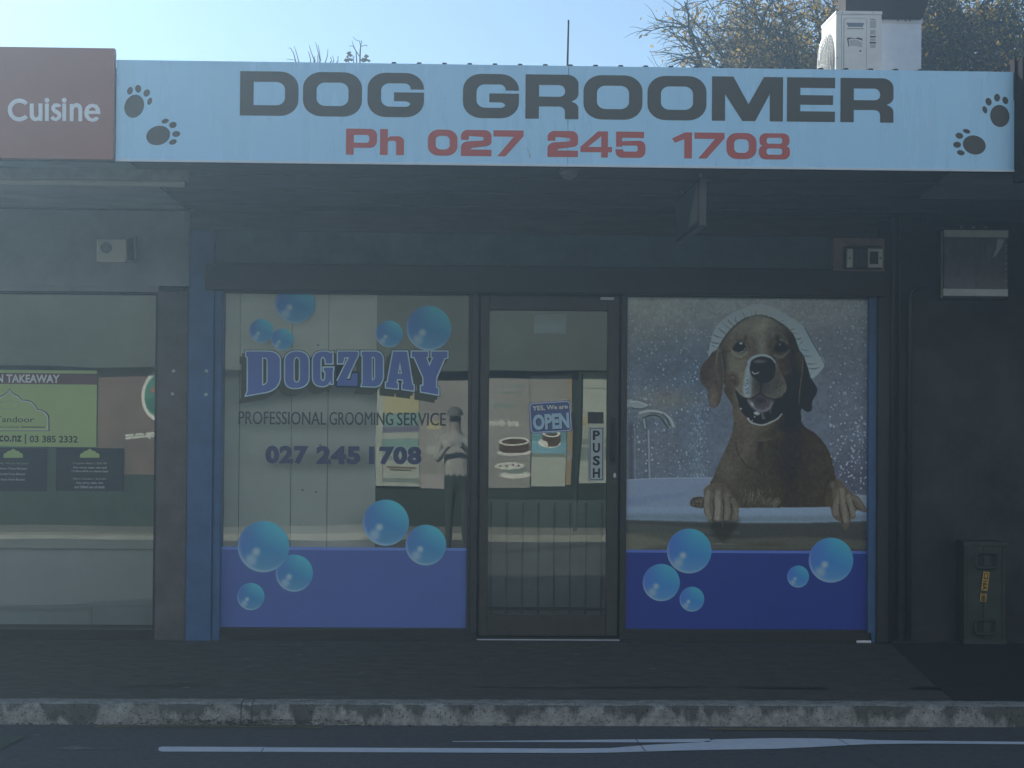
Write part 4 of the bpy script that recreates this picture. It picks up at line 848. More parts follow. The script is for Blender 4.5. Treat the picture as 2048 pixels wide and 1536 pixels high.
WORD = [(215, 472, DG), (493, 677, OG), (692, 853, GG), (866, 1030, ZG), (1040, 1208, DG), (1214, 1427, AG), (1398, 1668, YG)]
dkm = inkm('lettering_shadow_vinyl', (52, 60, 60)); lbm = mat('lettering_edge_vinyl', (.62, .86, .96), .5, .3); blm = mat('lettering_blue_vinyl', (.14, .22, .62), .5, .3); nvm = inkm('lettering_outline_vinyl', (40, 52, 66))
for x0, x1, gl in WORD:
    L = lett(x0, x1, gl); outer = [L[0]]
    sh = [(a-.0300, b-.0390) for a, b in L[0]]; flat('letter_shadow', [sh], YP-.001, .0008, dkm, lw, .0105)
    sh2 = [(a-.0150, b-.0195) for a, b in L[0]]; flat('letter_shadow', [sh2], YP-.002, .0008, dkm, lw, .0105)
    flat('letter_outline', outer, YP-.003, .0008, nvm, lw, .0125)
    flat('letter_edge', outer, YP-.004, .0008, lbm, lw, .0085)
    flat('letter', L, YP-.005, .0008, blm, lw, .0005)
    if len(L) > 1:      # the counter shows the dark ground with a light rim
        flat('letter_edge', [L[1]], YP-.0048, .0006, lbm, lw, -.0005); flat('letter_outline', [L[1]], YP-.0054, .0004, dkm, lw, -.0075)
yi = -.019
gry = mat('lettering_grey_vinyl', (.05, .07, .085), .5, .3); nav = mat('lettering_navy_vinyl', (.07, .085, .19), .5, .3)
q = (P(477.5, 835, yi).x, P(891.5, 838, yi).x, P(684, 850, yi).z, P(684, 824, yi).z)
for w_, a, b in (('PROFESSIONAL', 477.5, 652), ('GROOMING', 659, 786), ('SERVICE', 794.5, 891.5)):
    for k_ in (0, 1, 2): q = (P(a, 836, yi).x+.0011*(k_-1), P(b, 836, yi).x+.0011*(k_-1), P(684, 850, yi).z, P(684, 824, yi).z); text('lettering', w_, q, yi-.0008*k_, .0006, gry, lw)
for s_, a, b in (('027', 530.5, 617), ('245', 632.5, 721), ('1708', 738, 843)):
    q = (P(a, 911, yi).x, P(b, 911, yi).x, P(687, 929, yi).z, P(687, 892, yi).z); text('lettering', s_, q, yi, .0006, nav, lw, bold=.055, spacing=1.1)

# the dog in its bath
dp = thing('window_print', 'large window print of a brown dog in a white shower cap leaning over a bathtub', 'window print', ((RX0+RX1)/2, YP, WZ0))
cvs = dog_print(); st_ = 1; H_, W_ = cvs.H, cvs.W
XX = np.linspace(RX0+.001, RX1-.001, W_); zt_, zb_ = WZ1-.001, P(1494, 1101.5, YP).z
ZZ = np.linspace(zt_, zb_, H_); gx, gz = np.meshgrid(XX, ZZ)
V = np.stack([gx, np.full_like(gx, YP), gz], -1).reshape(-1, 3)
# sample the painting at each vertex's own place in the photograph
rv = V-np.array(CAMP); dd = rv@np.array(fw); sxp = 1024+FPX*(rv@np.array(rt))/dd; syp = 768-FPX*(rv@np.array(up))/dd
ix = np.clip(sxp-cvs.x0, 0, W_-1.01); iy = np.clip(syp-cvs.y0, 0, H_-1.01); i0, j0 = ix.astype(int), iy.astype(int); fx, fy = (ix-i0)[:, None], (iy-j0)[:, None]
A = cvs.a; i1, j1 = np.minimum(i0+1, W_-1), np.minimum(j0+1, H_-1)
colr = (A[j0, i0]*(1-fx)+A[j0, i1]*fx)*(1-fy)+(A[j1, i0]*(1-fx)+A[j1, i1]*fx)*fy
idx = np.arange(H_*W_).reshape(H_, W_); qd = np.stack([idx[:-1, :-1], idx[1:, :-1], idx[1:, 1:], idx[:-1, 1:]], -1).reshape(-1, 4)
me = bpy.data.meshes.new('picture'); me.vertices.add(len(V)); me.vertices.foreach_set('co', V.reshape(-1)); me.loops.add(qd.size); me.loops.foreach_set('vertex_index', qd.reshape(-1))
me.polygons.add(len(qd)); me.polygons.foreach_set('loop_start', np.arange(0, qd.size, 4)); me.update(calc_edges=True); me.validate()
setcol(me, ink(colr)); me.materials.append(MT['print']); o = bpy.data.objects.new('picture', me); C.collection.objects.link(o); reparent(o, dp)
zs = P(1494, 1104, YP).z; g = MB(); g.box(RX0+.001, RX1-.001, YP-.001, YP, WZ0+.001, zs-.007); part(g, 'band', inkm('band_blue_print', BD['band_r']), dp)
g = MB(); g.box(RX0+.001, RX1-.001, YP-.001, YP, zs-.0065, zb_+.002); part(g, 'stripe', inkm('stripe_blue_print', BD['stripe_r']), dp)
for i, (x, y, r) in enumerate(((1378.4, 1102, 44.8), (1322.6, 1165, 37.2), (1383.8, 1198.3, 24.8), (1596.3, 1153.1, 22), (1662, 1120.3, 45))): bubble(x, y, r, YP-.0015-.0004*i, dp)

# stickers and the open sign on the door
yd = -.0255
ps = thing('push_sign', 'narrow white PUSH sticker with black upright letters beside the door handle', 'sign', (P(1191, 907, yd).x, yd, P(1191, 960, yd).z))
a, b, c_, d = rc(1177.5, 854, 1208, 962, yd); flat('plate', [rloop(a, b, c_, d, .012)], yd, .001, mat('push_plate', (.50, .60, .64), .45, .4), ps); flat('outline', [rloop(a+.006, b-.006, c_+.006, d-.006, .010), rloop(a+.010, b-.010, c_+.010, d-.010, .008)], yd-.001, .0006, MT['ink'], ps)
for ch, y0, y1 in (('P', 861, 880), ('U', 886, 905.5), ('S', 911.5, 931), ('H', 936.5, 955.5)): a, b, c_, d = rc(1185.5, y0, 1200, y1, yd); text('letter', ch, (a, b, c_, d), yd-.001, .0006, MT['ink'], ps, bold=.04)
g = MB(); a, b, c_, d = rc(1176, 824, 1207, 847, yd); g.box(a, b, yd-.001, yd, c_, d, 0); tag(g.build('door_sticker', MT['dark']), 'small dark rectangular sticker on the door glass above the PUSH sticker', 'sticker')
yo = -.031
os_ = thing('open_sign', 'tilted blue YES, We are OPEN sign on the door glass', 'sign', (P(1100, 833, yo).x, yo, P(1100, 868, yo).z))
def ori(o_):
    c0 = Vector((P(1100.5, 834, yo).x, 0, P(1100.5, 834, yo).z)); me = o_.data; ca, sa = math.cos(R(4)), math.sin(R(4))
    for v in me.vertices:
        x, z = v.co.x-c0.x, v.co.z-c0.z; v.co.x = c0.x+x*ca-z*sa; v.co.z = c0.z+x*sa+z*ca
a, b, c_, d = rc(1059, 803, 1143, 865, yo)
ori(flat('plate', [rloop(a, b, c_, d, .022)], yo, .002, mat('open_plate_blue', (.10, .15, .36), .5, .3), os_))
ori(flat('border', [rloop(a+.003, b-.003, c_+.003, d-.003, .020), rloop(a+.009, b-.009, c_+.009, d-.009, .016)], yo-.001, .0008, mat('open_border', (.62, .70, .95), .5, .3), os_))
a2, b2, c2, d2 = rc(1066, 810, 1137, 821, yo); ori(text('lettering', 'YES, We are', (a2, b2, c2, d2), yo-.001, .0008, mat('open_small_text', (.80, .82, .72), .5, .3), os_, bold=.03))
a2, b2, c2, d2 = rc(1065, 827, 1138, 859, yo); ori(text('lettering_shadow', 'OPEN', (a2+.004, b2+.004, c2-.004, d2-.004), yo-.001, .0008, MT['ink'], os_, bold=.05)); ori(text('lettering', 'OPEN', (a2, b2, c2, d2), yo-.003, .0008, mat('open_letters', (.50, .74, .92), .5, .3), os_, bold=.05))

# ------------------------------------------------------------------ restaurant next door on the left
rs = thing('restaurant', 'neighbouring restaurant frontage with dark brown pillar and wide glass window', 'restaurant', (xa-1, 0, 0))
bp_ = mat('dark_brown_paint', (.12, .112, .115), .6, .3, var=.2, scale=8, bump=.06)
NX1 = P(310, 920, 0).x; nz1_ = P(150, 588, 0).z; nz0_ = P(150, 1257, 0).z; NX0 = -5.8
g = MB(); g.box(P(313, 900, -.08).x, xa-.002, -.09, .12, 0, nz1_+.02, bev=.006); part(g, 'pillar', bp_, rs)
g = MB(); g.box(NX0, xa-.002, -.055, .12, nz1_+.05, TOP-.002); part(g, 'upper_wall', mat('glare_lifted_boards', (.36, .40, .41), .6, .3, var=.15, scale=4), rs)  # board colour made paler to stand in for glare at the left
f = MB(); f.box(NX0, NX1+.02, -.07, .04, nz1_, nz1_+.012); f.box(NX1, NX1+.02, -.04, .04, nz0_, nz1_-.001); f.box(NX0, NX1+.02, -.05, .04, 0, nz0_); wn = part(f, 'window', MT['black'], rs)
g = MB(); g.box(NX0, NX1+.019, -.065, .04, nz1_+.0125, nz1_+.0495); part(g, 'lintel', mat('grey_lintel', (.30, .33, .33), .6, .3, var=.1, scale=5), rs)
p = MB(); p.box(NX0, NX1, -.002, .002, nz0_, nz1_); lean(p); pn = part(p, 'pane', MT['glass'], rs); pn.parent = wn; pn.matrix_parent_inverse = Matrix.Identity(4)
g = MB(); g.box(NX0-.1, xa-.01, 5.9, 6.0, -.3, 3.2); g.box(NX0-.1, NX0-.02, -.1, 5.9, -.1, 3.1); part(g, 'wall', bp_, rs)
g = MB(); g.face([(NX0, 3.2, 0), (xa-.05, 3.2, 0), (xa-.05, 3.2, 2.6), (NX0, 3.2, 2.6)]); g.face([(xa-.06, .13, 0), (xa-.06, 3.2, 0), (xa-.06, 3.2, 2.6), (xa-.06, .13, 2.6)]); part(g, 'interior_wall', mat('green_room_wall', (.34, .44, .40), .8, .2, var=.15, scale=1.5), rs)
g = MB(); g.box(NX0, xa-.06, .12, 3.2, -.05, .003); part(g, 'floor', MT['roomfloor'], rs)
g = MB(); g.box(NX0, xa-.06, .12, 3.2, 2.57, 2.6); part(g, 'ceiling', MT['soffit'], rs)
g = MB(); g.box(NX0, xa-.025, -2.44, -.152, TOP, TOP+.04); part(g, 'canopy_soffit', mat('glare_lifted_soffit', (.50, .55, .54), .7, .3, var=.2, scale=3), rs)  # soffit colour raised too, the left-hand glare put into the paint
g = MB(); g.box(NX0, nx1-.005, -2.475, -2.441, TOP-.01, nz1-.01); part(g, 'canopy_fascia', MT['black'], rs)
g = MB(); g.face([(NX0, -2.44, 3.0), (xa-.06, -2.44, 3.0), (xa-.06, 6.1, 3.5), (NX0, 6.1, 3.5)]); g.face([(NX0, -2.44, 2.98), (xa-.06, -2.44, 2.98), (xa-.06, 6.1, 3.48), (NX0, 6.1, 3.48)]); part(g, 'roof', MT['roof'], rs)
# counter made up where pale car reflections lie low in the glass
ct = thing('counter', 'pale counter added inside the restaurant window in place of car reflections', 'counter', (-3, .8, 0))
c1, c2_ = P(-300, 1100, .8).x, P(330, 1100, .8).x
g = MB(); g.box(c1, NX1+.06, .75, 1.3, P(150, 1098, .75).z, P(150, 1070, .75).z, bev=.01); part(g, 'counter_top', mat('counter_top', (.42, .46, .43), .4, .4), ct)
g = MB(); g.box(c1, NX1+.02, .80, 1.25, .004, P(150, 1099, .8).z); part(g, 'front', mat('counter_front', (.42, .48, .50), .6, .3, var=.08, scale=2), ct)
a, b, c_, d = rc(-60, 1213, 182, 1300, .78); g = MB(); g.box(a, b, .785, .799, c_+.1, d); g2 = flat('trim_frame', [[(a, .01), (b, .01), (b, d), (a, d)], [(a-.2, .01), (b-.02, .01), (b-.02, d-.02), (a-.2, d-.02)]][:1], .79, .004, mat('counter_trim', (.36, .40, .40), .5, .3), ct)
bpy.data.objects.remove(g2)
g = MB(); g.box(a, b, .785, .7995, d-.022, d); g.box(b-.022, b, .785, .7995, .006, d-.0225); part(g, 'trim', mat('counter_trim2', (.40, .44, .44), .5, .3), ct)
# takeaway board and menus inside the glass
ym = -.022
grn = mat('board_green', (.42, .58, .24), .5, .3, var=.03, scale=3); brn = mat('board_brown', (.14, .08, .07), .5, .3); wht = mat('board_white', (.70, .76, .80), .5, .3)
tb = thing('takeaway_board', 'green window board reading TAKEAWAY with an arched tandoor logo and phone number', 'sign', (P(50, 816, ym).x, ym, P(50, 893, ym).z))
a, b, c_, d = rc(-150, 740, 193.5, 893, ym); a = NX0+2.3
g = MB(); g.box(a, b, ym, ym+.004, c_, d); part(g, 'board', grn, tb)
_, _, e0, e1 = rc(0, 746.5, 193, 768.5, ym); g = MB(); g.box(a, b-.001, ym-.001, ym-.0002, e0, e1); part(g, 'heading_band', brn, tb)
def tx(s_, x0, y0, x1, y1, m, par, bold=.0, y=ym, nm='lettering', **k): a_, b_, c__, d_ = rc(x0, y0, x1, y1, y); return text(nm, s_, (a_, b_, c__, d_), y-.002, .0006, m, par, bold=bold, **k)
tx('N TAKEAWAY', -7, 749, 119.5, 765.5, wht, tb, .03)
tx('.co.nz', -6, 871, 43.5, 883.5, MT['ink'], tb, .02); tx('|', 50, 868, 52, 888, MT['ink'], tb, .0); tx('03 385 2332', 59.5, 871.5, 155.5, 885, MT['ink'], tb, .02)
tx('Royal Tandoor', -63, 833, 68, 848, MT['ink'], tb, 0); tx('INDIAN CUISINE', -18, 852.5, 38, 855.5, MT['ink'], tb, 0)
g = MB(); a_, b_, c__, d_ = rc(42, 853.3, 90, 855, ym); g.box(a_, b_, ym-.002, ym-.0015, c__, d_); part(g, 'rule', MT['ink'], tb)
half = [(0, 777), (4.5, 783.5), (11, 788.5), (18, 791.5), (25, 799.5), (33, 799.5), (43, 802), (50, 808), (56, 818), (62, 819), (72, 823), (78.5, 831), (79.5, 838), (79.5, 862)]
arch = [(19.5+x, y) for x, y in half]+[(19.5-x, y) for x, y in half[::-1]]
def px2(L, y): return [(P(u, v, y).x, P(u, v, y).z) for u, v in L]
def inset(L, k): return [(19.5+(x-19.5)*(1-k/79), 862-(862-y)*(1-k/80)-k*.55*(1 if y > 850 else .0)) for x, y in L]
flat('logo_outline', [px2(arch, ym), px2(inset(arch, 2.0), ym)], ym-.002, .0006, MT['ink'], tb); flat('logo_edge', [px2(inset(arch, 2.1), ym), px2(inset(arch, 4.4), ym)], ym-.002, .0006, wht, tb)
# chef's hat outline in the logo
hat = [(8, 818), (0, 815), (-2, 806), (5, 801), (14, 803), (20, 799), (28, 803), (36, 802), (39, 809), (36, 816), (28, 818)]
flat('logo_hat', [px2(hat, ym), px2([(18+(x-18)*.93, 810+(y-810)*.88) for x, y in hat], ym)], ym-.002, .0006, mat('logo_hat_ink', (.30, .44, .30), .5, .3), tb)
men = mat('menu_charcoal', (.035, .045, .055), .5, .3, var=.1, scale=4); mlt = mat('menu_white_text', (.55, .60, .62), .5, .3); mgr = mat('menu_green_text', (.25, .32, .22), .5, .3); mpk = mat('menu_pale_heading', (.36, .37, .36), .5, .3)
def menu(x0, x1, y0, y1, logo, lines, label):
    t = thing('menu_poster', label, 'menu', (P((x0+x1)/2, y1, ym).x, ym, P((x0+x1)/2, y1, ym).z), 'charcoal menu posters under the takeaway board')
    a_, b_, c__, d_ = rc(x0, y0, x1, y1, ym); g = MB(); g.box(max(a_, NX0+2.3), b_, ym, ym+.002, c__, d_); part(g, 'sheet', men, t)
    lx = logo; ar = [(lx+x*.245, 915.5+(y-862)*.22) for x, y in half]+[(lx-x*.245, 915.5+(y-862)*.22) for x, y in half[::-1]]; flat('logo', [px2(ar, ym)], ym-.002, .0006, grn, t)
    for s_, u0, u1, v, m_ in lines: tx(s_, u0, v-2.6, u1, v+2.6, m_, t, .02)
menu(-60, 93, 896, 982, 26.5, [('Family Meals Biryani', -12, 56.5, 927, mgr), ('Chicken Vege Biryani', -10, 54, 937.5, mlt), ('Lamb Vege Biryani', 1, 50.5, 948.5, mlt), ('Goat Vege Biryani', 1.5, 49.5, 959.5, mlt)], 'charcoal menu sheet listing biryanis, at the left edge under the green board')
menu(112, 247, 896, 982, 179.5, [('Couples Meal | $26.00', 145, 214, 927, mpk), ('Any curry, naan, rice and', 146, 213, 935.5, mlt), ('1.5 litre drink or mango lassi', 143.5, 216, 943, mlt), ('Mini Combo | $16.50', 146.5, 212.5, 958, mpk), ('Any curry, naan, rice', 152, 206, 966, mlt), ('and 330ml can of drink', 149, 210, 974, mlt)], 'charcoal menu sheet listing Couples Meal and Mini Combo, right of the biryani sheet')

# ------------------------------------------------------------------ dark building on the right
rb = thing('neighbour_building', 'black painted wall of the neighbouring building at the right edge', 'building', (4, .1, 0))
bw = mat('black_brick_paint', (.010, .012, .014), .6, .35, col2=(.050, .056, .058), scale=2.2, bump=.25, bscale=25); YR = .06; RX = P(1787.5, 900, .06).x
g = MB(); g.box(RX, 9, YR, 6.2, 0, 2.75); part(g, 'wall', bw, rb)
fx0 = P(2031.5, 230, -2.5).x; g = MB(); g.box(fx0, 9, -2.62, -2.44, 2.50, 3.09, bev=.004); part(g, 'fascia', mat('matte_black_fascia', (.014, .015, .017), .95, .05), rb)
g = MB(); g.box(fx0-.012, fx0-.001, -2.52, -2.44, 2.9, P(2030, 117, -2.5).z, bev=.002); part(g, 'corner_post', MT['roof'], rb)
a0 = P(1838, 381, -1.2); g = MB(); k_ = [(P(1900, 349, -2.4).x, -2.43), (9, -2.43), (9, -1.3), (P(1840, 381, -1.3).x, -1.3)]; zz_ = TOP-.014
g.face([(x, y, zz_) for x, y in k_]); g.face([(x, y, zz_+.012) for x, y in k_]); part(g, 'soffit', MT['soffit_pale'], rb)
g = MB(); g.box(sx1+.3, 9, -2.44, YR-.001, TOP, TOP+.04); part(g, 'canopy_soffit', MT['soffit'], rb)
g = MB(); g.box(xb+.45, 9, -2.44, 6.2, 2.95, 3.0); part(g, 'roof', MT['roof'], rb)
# downpipes and conduits on the wall
def pipe(name, label, pts, r, m):
    g = MB(); g.tube(pts, r, 12); o = g.build(name, m, None, True); tag(o, label, 'pipe', 'pipes running down the dark wall'); return o
pmt = mat('black_pipe', (.03, .034, .035), .4, .5)
for i, (px, r, py0, lab) in enumerate(((1784.5, .012, 412, 'thin black pipe nearest the blue window edge, rising to the canopy'), (1797, .010, 412, 'thin black conduit in the middle of the three, rising to the canopy'))):
    x = P(px, 800, -.12 if i == 0 else .03).x; yy = -.115 if i == 0 else .035; z1 = P(px, py0, yy).z
    pipe('conduit', lab, [(x, yy, .01), (x, yy, z1), (x-.01, yy, z1+.04), (x-.05, yy, z1+.06)], r, pmt)
x = P(1818.5, 800, .03).x; z1 = P(1818, 583, .03).z
pipe('downpipe', 'thicker black pipe that bends right towards the meter box', [(x, .03, .01), (x, .03, z1-.04), (x+.012, .03, z1), (x+.04, .03, z1+.02), (x+.10, .03, z1+.024)], .017, pmt)
# meter box
mbx = thing('meter_box', 'square glass fronted meter box with pale top and bottom rails on the dark wall', 'meter box', (P(1951, 597, .0).x, YR, P(1951, 597, 0).z))
yq = YR-.13; a, b, c_, d = rc(1884, 458, 2018, 597, yq)
g = MB(); g.box(a, b, yq+.012, YR-.001, c_, d, bev=.004); part(g, 'box', MT['dark'], mbx)
a1, b1, c1_, d1 = rc(1887, 577.5, 2016, 592, yq); g = MB(); g.box(a1, b1, yq, yq+.0115, c1_, d1, bev=.002); part(g, 'rail', mat('meter_rail', (.85, .92, .90), .5, .4, var=.1, scale=9), mbx)
a1, b1, c1_, d1 = rc(1889, 460, 2017, 474.5, yq); g = MB(); g.box(a1, b1, yq, yq+.0115, c1_, d1, bev=.002); part(g, 'rail', mat('meter_rail_top', (.80, .85, .76), .5, .4, var=.1, scale=9), mbx)
a1, b1, c1_, d1 = rc(1882, 462, 1886, 595, yq); g = MB(); g.box(a1, b1, yq+.002, yq+.0115, c1_, d1); part(g, 'hinge', MT['grey'], mbx)
a1, b1, c1_, d1 = rc(1889, 475.5, 2015.5, 576.5, yq); g = MB(); g.box(a1, b1, yq+.006, yq+.0114, c1_, d1); part(g, 'panel', mat('meter_glass', (.16, .15, .19), .25, .5, var=.3, scale=6, stretch=(1, 1, .4)), mbx)
g = MB()
for i in range(9):
    y_ = 482+i*10.3; p = P(1966.5-(i*.35), y_, yq); g.box(p.x-.0022, p.x+.0022, yq+.004, yq+.0059, p.z-.011, p.z+.010)
part(g, 'marking', MT['grey'], mbx)
g = MB(); p = [P(x, y, yq) for x, y in ((1995, 478), (2009, 479), (2004, 494), (1990, 514), (1987, 513), (1993, 496))]; g.face([(v.x, yq+.004, v.z) for v in p]); part(g, 'torn_label', MT['galv'], mbx)
rng = random.Random(4)
for y_, h_ in ((491, 4), (501, 9), (514, 7), (527, 5), (538, 4), (550, 6), (562, 4)):
    p = P(2012, y_, yq); flat('marking', [eloop(p.x, p.z, .008, h_/2/340+.004, rng.uniform(-20, 20), 10)]+([eloop(p.x, p.z, .004, h_/4/340+.001, 0, 8)] if h_ > 5 else []), yq+.0045, .001, MT['grey'], mbx)
g = MB()
for px in (1922, 1947, 1971): p = P(px, 455, yq+.05); g.disc(p.x, yq+.04, p.z, .009, yq+.08, 12)
part(g, 'gland', MT['grey'], mbx)
# switch box on a pale backing board
sb = thing('fuse_box', 'small white box with two dark windows on a brown backing board right of the lintel', 'fuse box', (P(1718, 543, -.16).x, -.16, P(1718, 543, -.16).z))
yq = -.155; a, b, c_, d = rc(1667, 476, 1769, 542, yq); g = MB(); g.box(a, b, yq, -.061, c_, d, bev=.003); part(g, 'backing_board', mat('brown_backing', (.34, .26, .22), .7, .3, var=.2, scale=12), sb)
a, b, c_, d = rc(1690, 492, 1766, 538, yq-.05); g = MB(); g.box(a, b, yq-.035, yq-.0005, c_, d, bev=.004); part(g, 'box', MT['dark'], sb)
for x0, x1 in ((1694.5, 1706.5), (1736.5, 1766)): a, b, c_, d = rc(x0, 497, x1, 535, yq-.05); g = MB(); g.box(a, b, yq-.042, yq-.0355, c_, d, bev=.002); part(g, 'cover', mat('box_cover', (.90, .92, .88), .5, .4, var=.05), sb)
a, b, c_, d = rc(1740, 503, 1757, 528, yq-.05); g = MB(); g.box(a, b, yq-.044, yq-.0425, c_, d, bev=.0005); part(g, 'window', MT['dark'], sb)
for x0, x1 in ((1709, 1716), (1719, 1734)): a, b, c_, d = rc(x0, 499, x1, 533, yq-.05); g = MB(); g.box(a, b, yq-.038, yq-.0355, c_, d); part(g, 'switch', mat('switch_grey', (.10, .10, .10), .5, .3, var=.2), sb)
g = MB()
for px, py in ((1700, 516), (1761, 516.5)): p = P(px, py, yq-.05); g.disc(p.x, yq-.044, p.z, .005, yq-.0421, 10)
part(g, 'screw', MT['ink'], sb)
# alarm box on the restaurant wall
al = thing('alarm_box', 'cream alarm box with round grey sounder on the wall above the restaurant window', 'alarm', (P(230, 525, -.06).x, -.06, P(230, 525, -.06).z))
yq = -.13; a, b, c_, d = rc(193, 478, 252, 524, yq); g = MB(); g.box(a, b, yq, -.0555, c_, d, bev=.006); part(g, 'box', mat('alarm_cream', (.85, .86, .72), .5, .4), al)
p = P(212.5, 495.5, yq); g = MB(); g.disc(p.x, yq-.012, p.z, .033, yq-.0005, 28); g.disc(p.x, yq-.018, p.z, .016, yq-.0125, 20); part(g, 'sounder', MT['grey'], al)
a, b, c_, d = rc(253, 476, 267, 522, yq); g = MB(); g.box(a, b, -.10, -.0555, c_, d, bev=.004); part(g, 'side_cover', MT['dark'], al)
a, b, c_, d = rc(267, 472, 271, 524, yq); g = MB(); g.box(a, b, -.12, -.0555, c_, d); g.box(P(252, 500, yq).x, a-.001, -.12, -.101, c_, c_+.012); part(g, 'bracket', MT['grey'], al)
# four small pads
for i, (px, py, lab) in enumerate(((347, 742, 'small pale adhesive pad, upper one on the dark brown pillar'), (413, 742, 'small pale adhesive pad, upper one on the blue pillar'), (345, 788, 'small pale adhesive pad, lower one on the dark brown pillar'), (412, 789, 'small pale adhesive pad, lower one on the blue pillar'))):
    yy = -.0905 if px < 375 else -.1205; p = P(px, py, yy); s_ = .013; an = R((25, -30, -35, 30)[i])
    pts = [(p.x+s_*math.cos(an+t)*(1 if j % 2 else .95), p.z+s_*.95*math.sin(an+t)) for j, t in enumerate((.7, 2.4, 3.9, 5.6))]
    tag(flat('adhesive_pad', [pts], yy-.003, .003, mat('pad', (.42, .52, .55), .5, .4)), lab, 'pad', 'pads left on the two pillars')
# fluorescent tube under the restaurant canopy, oval lamp and hanging sign under the shop canopy
ft = thing('tube_light', 'long fluorescent tube fitting under the restaurant canopy', 'lamp', (-4, -1.2, TOP))
yy = -2.1; x1 = P(377, 366, yy).x; zc = P(200, 366, yy).z
g = MB(); g.box(x1-2.4, x1, yy-.03, yy+.03, zc+.012, TOP-.0005, bev=.004); part(g, 'housing', MT['grey'], ft); g = MB(); g.tube([(x1-2.38, yy, zc), (x1-.02, yy, zc)], .016, 12); part(g, 'tube', MT['glow'], ft)
ol = thing('bulkhead_light', 'oval bulkhead lamp on the soffit under the join of the sign', 'lamp', (P(1138, 342, -2.2).x, -2.2, TOP))
p = P(1138, 344, -2.25); bm = bmesh.new(); bmesh.ops.create_uvsphere(bm, u_segments=24, v_segments=12, radius=1)
for v in bm.verts: v.co = Vector((p.x+v.co.x*.044, -2.25+v.co.y*.09, min(TOP-.001, TOP-.01+v.co.z*.035)))
me = bpy.data.meshes.new('lens'); bm.to_mesh(me); bm.free(); me.shade_smooth(); me.materials.append(mat('lamp_lens', (.30, .32, .31), .3, .5)); o = bpy.data.objects.new('lens', me); C.collection.objects.link(o); reparent(o, ol)
g = MB(); g.box(p.x-.05, p.x+.05, -2.35, -2.15, TOP-.008, TOP-.0005, bev=.003); part(g, 'base', MT['grey'], ol)
hs = thing('hanging_sign', 'slim lightbox sign hung crossways under the canopy', 'sign', (P(1405, 400, -2.3).x, -2.3, TOP-.3))
xx = P(1398, 400, -2.3).x; zb2 = P(1398, 452, -2.3).z
g = MB(); g.box(xx, xx+.038, -2.3, -1.28, zb2, TOP-.03, bev=.004); part(g, 'box', MT['dark'], hs)
g = MB(); g.box(xx-.003, xx-.0005, -2.28, -1.30, zb2+.02, TOP-.05); part(g, 'face', mat('hanging_face', (.08, .10, .11), .4, .4, var=.3, scale=4), hs)
g = MB(); g.face([(xx-.0045, -2.26, zb2+.03), (xx-.0045, -1.9, zb2+.03), (xx-.0045, -2.0, zb2+.10), (xx-.0045, -2.2, TOP-.08), (xx-.0045, -2.26, TOP-.07)]); part(g, 'artwork', mat('hanging_art', (.22, .26, .26), .4, .4), hs)
g = MB()
for yy in (-2.2, -1.4): g.tube([(xx+.019, yy, TOP-.03), (xx+.019, yy, TOP)], .006, 8)
part(g, 'hanger', MT['grey'], hs)

# military style case standing on end, and litter
cy = PZ(1970, 1290, 0).y; cs = thing('storage_case', 'olive ribbed case standing on end against the black wall', 'case', (P(1970, 1200, cy).x, cy, 0))
def cp(x, y): return P(x, y, cy)
a, b = cp(1929, 1190).x, cp(2013, 1190).x; zt2 = cp(1970, 1083).z; dp_ = min(YR-.005, cy+.22)
g = MB(); g.box(a, b, cy+.012, dp_, .0, zt2, bev=.012); part(g, 'body', MT['crate'], cs)
g = MB()
for z0, z1_ in ((.0, .03), (zt2-.028, zt2)): g.box(a-.006, b+.004, cy+.004, cy+.03, z0, z1_, bev=.003)
for py in (1155, 1188, 1221): z = cp(1970, py).z; g.box(a+.03, b-.022, cy+.006, cy+.0118, z-.004, z+.004)
for px in (1937, 2007): x = cp(px, 1190).x; g.box(x-.006, x+.006, cy+.0035, cy+.0118, .035, zt2-.032, bev=.002)
xc = cp(1975, 1190).x; g.box(xc-.022, xc+.022, cy+.002, cy+.0118, .031, zt2-.03, bev=.002); part(g, 'ribs', MT['crate'], cs)
for (x0, y0, x1, y1) in ((1951, 1106, 1995, 1136), (1949, 1240, 1993, 1268)):
    p0, p1 = cp(x0, y1), cp(x1, y0); rl = rloop(p0.x, p1.x, p0.z, p1.z, .02, 4); g = MB(); g.tube([(u, cy-.014, v) for u, v in rl+rl[:2]], .0085, 8, cap=False); part(g, 'handle', MT['crate'], cs)
    g = MB(); g.box(p0.x+.012, xc-.023, cy+.0105, cy+.0115, p0.z+.012, p1.z-.012); g.box(xc+.023, p1.x-.012, cy+.0105, cy+.0115, p0.z+.012, p1.z-.012); part(g, 'recess', MT['ink'], cs)
tp = Vector((cp(1973, 1143.5).x, 0, cp(1973, 1143.5).z)); bt = Vector((cp(1965.5, 1203).x, 0, cp(1965.5, 1203).z)); dv = (bt-tp); Lt = dv.length; dv /= Lt; nv = Vector((-dv.z, 0, dv.x))
yt_ = cy-.0025
def tl(s0, s1, w0, w1): return [tuple((tp+dv*Lt*s+nv*w_)[i] for i in (0, 2)) for s, w_ in ((s0, w0), (s1, w0), (s1, w1), (s0, w1))]
flat('label_strip', [tl(0, .635, -.019, .019)], yt_, .0012, MT['tape'], cs); flat('label_strip', [tl(.72, 1.0, -.019, .019)], yt_, .0012, MT['tape'], cs)
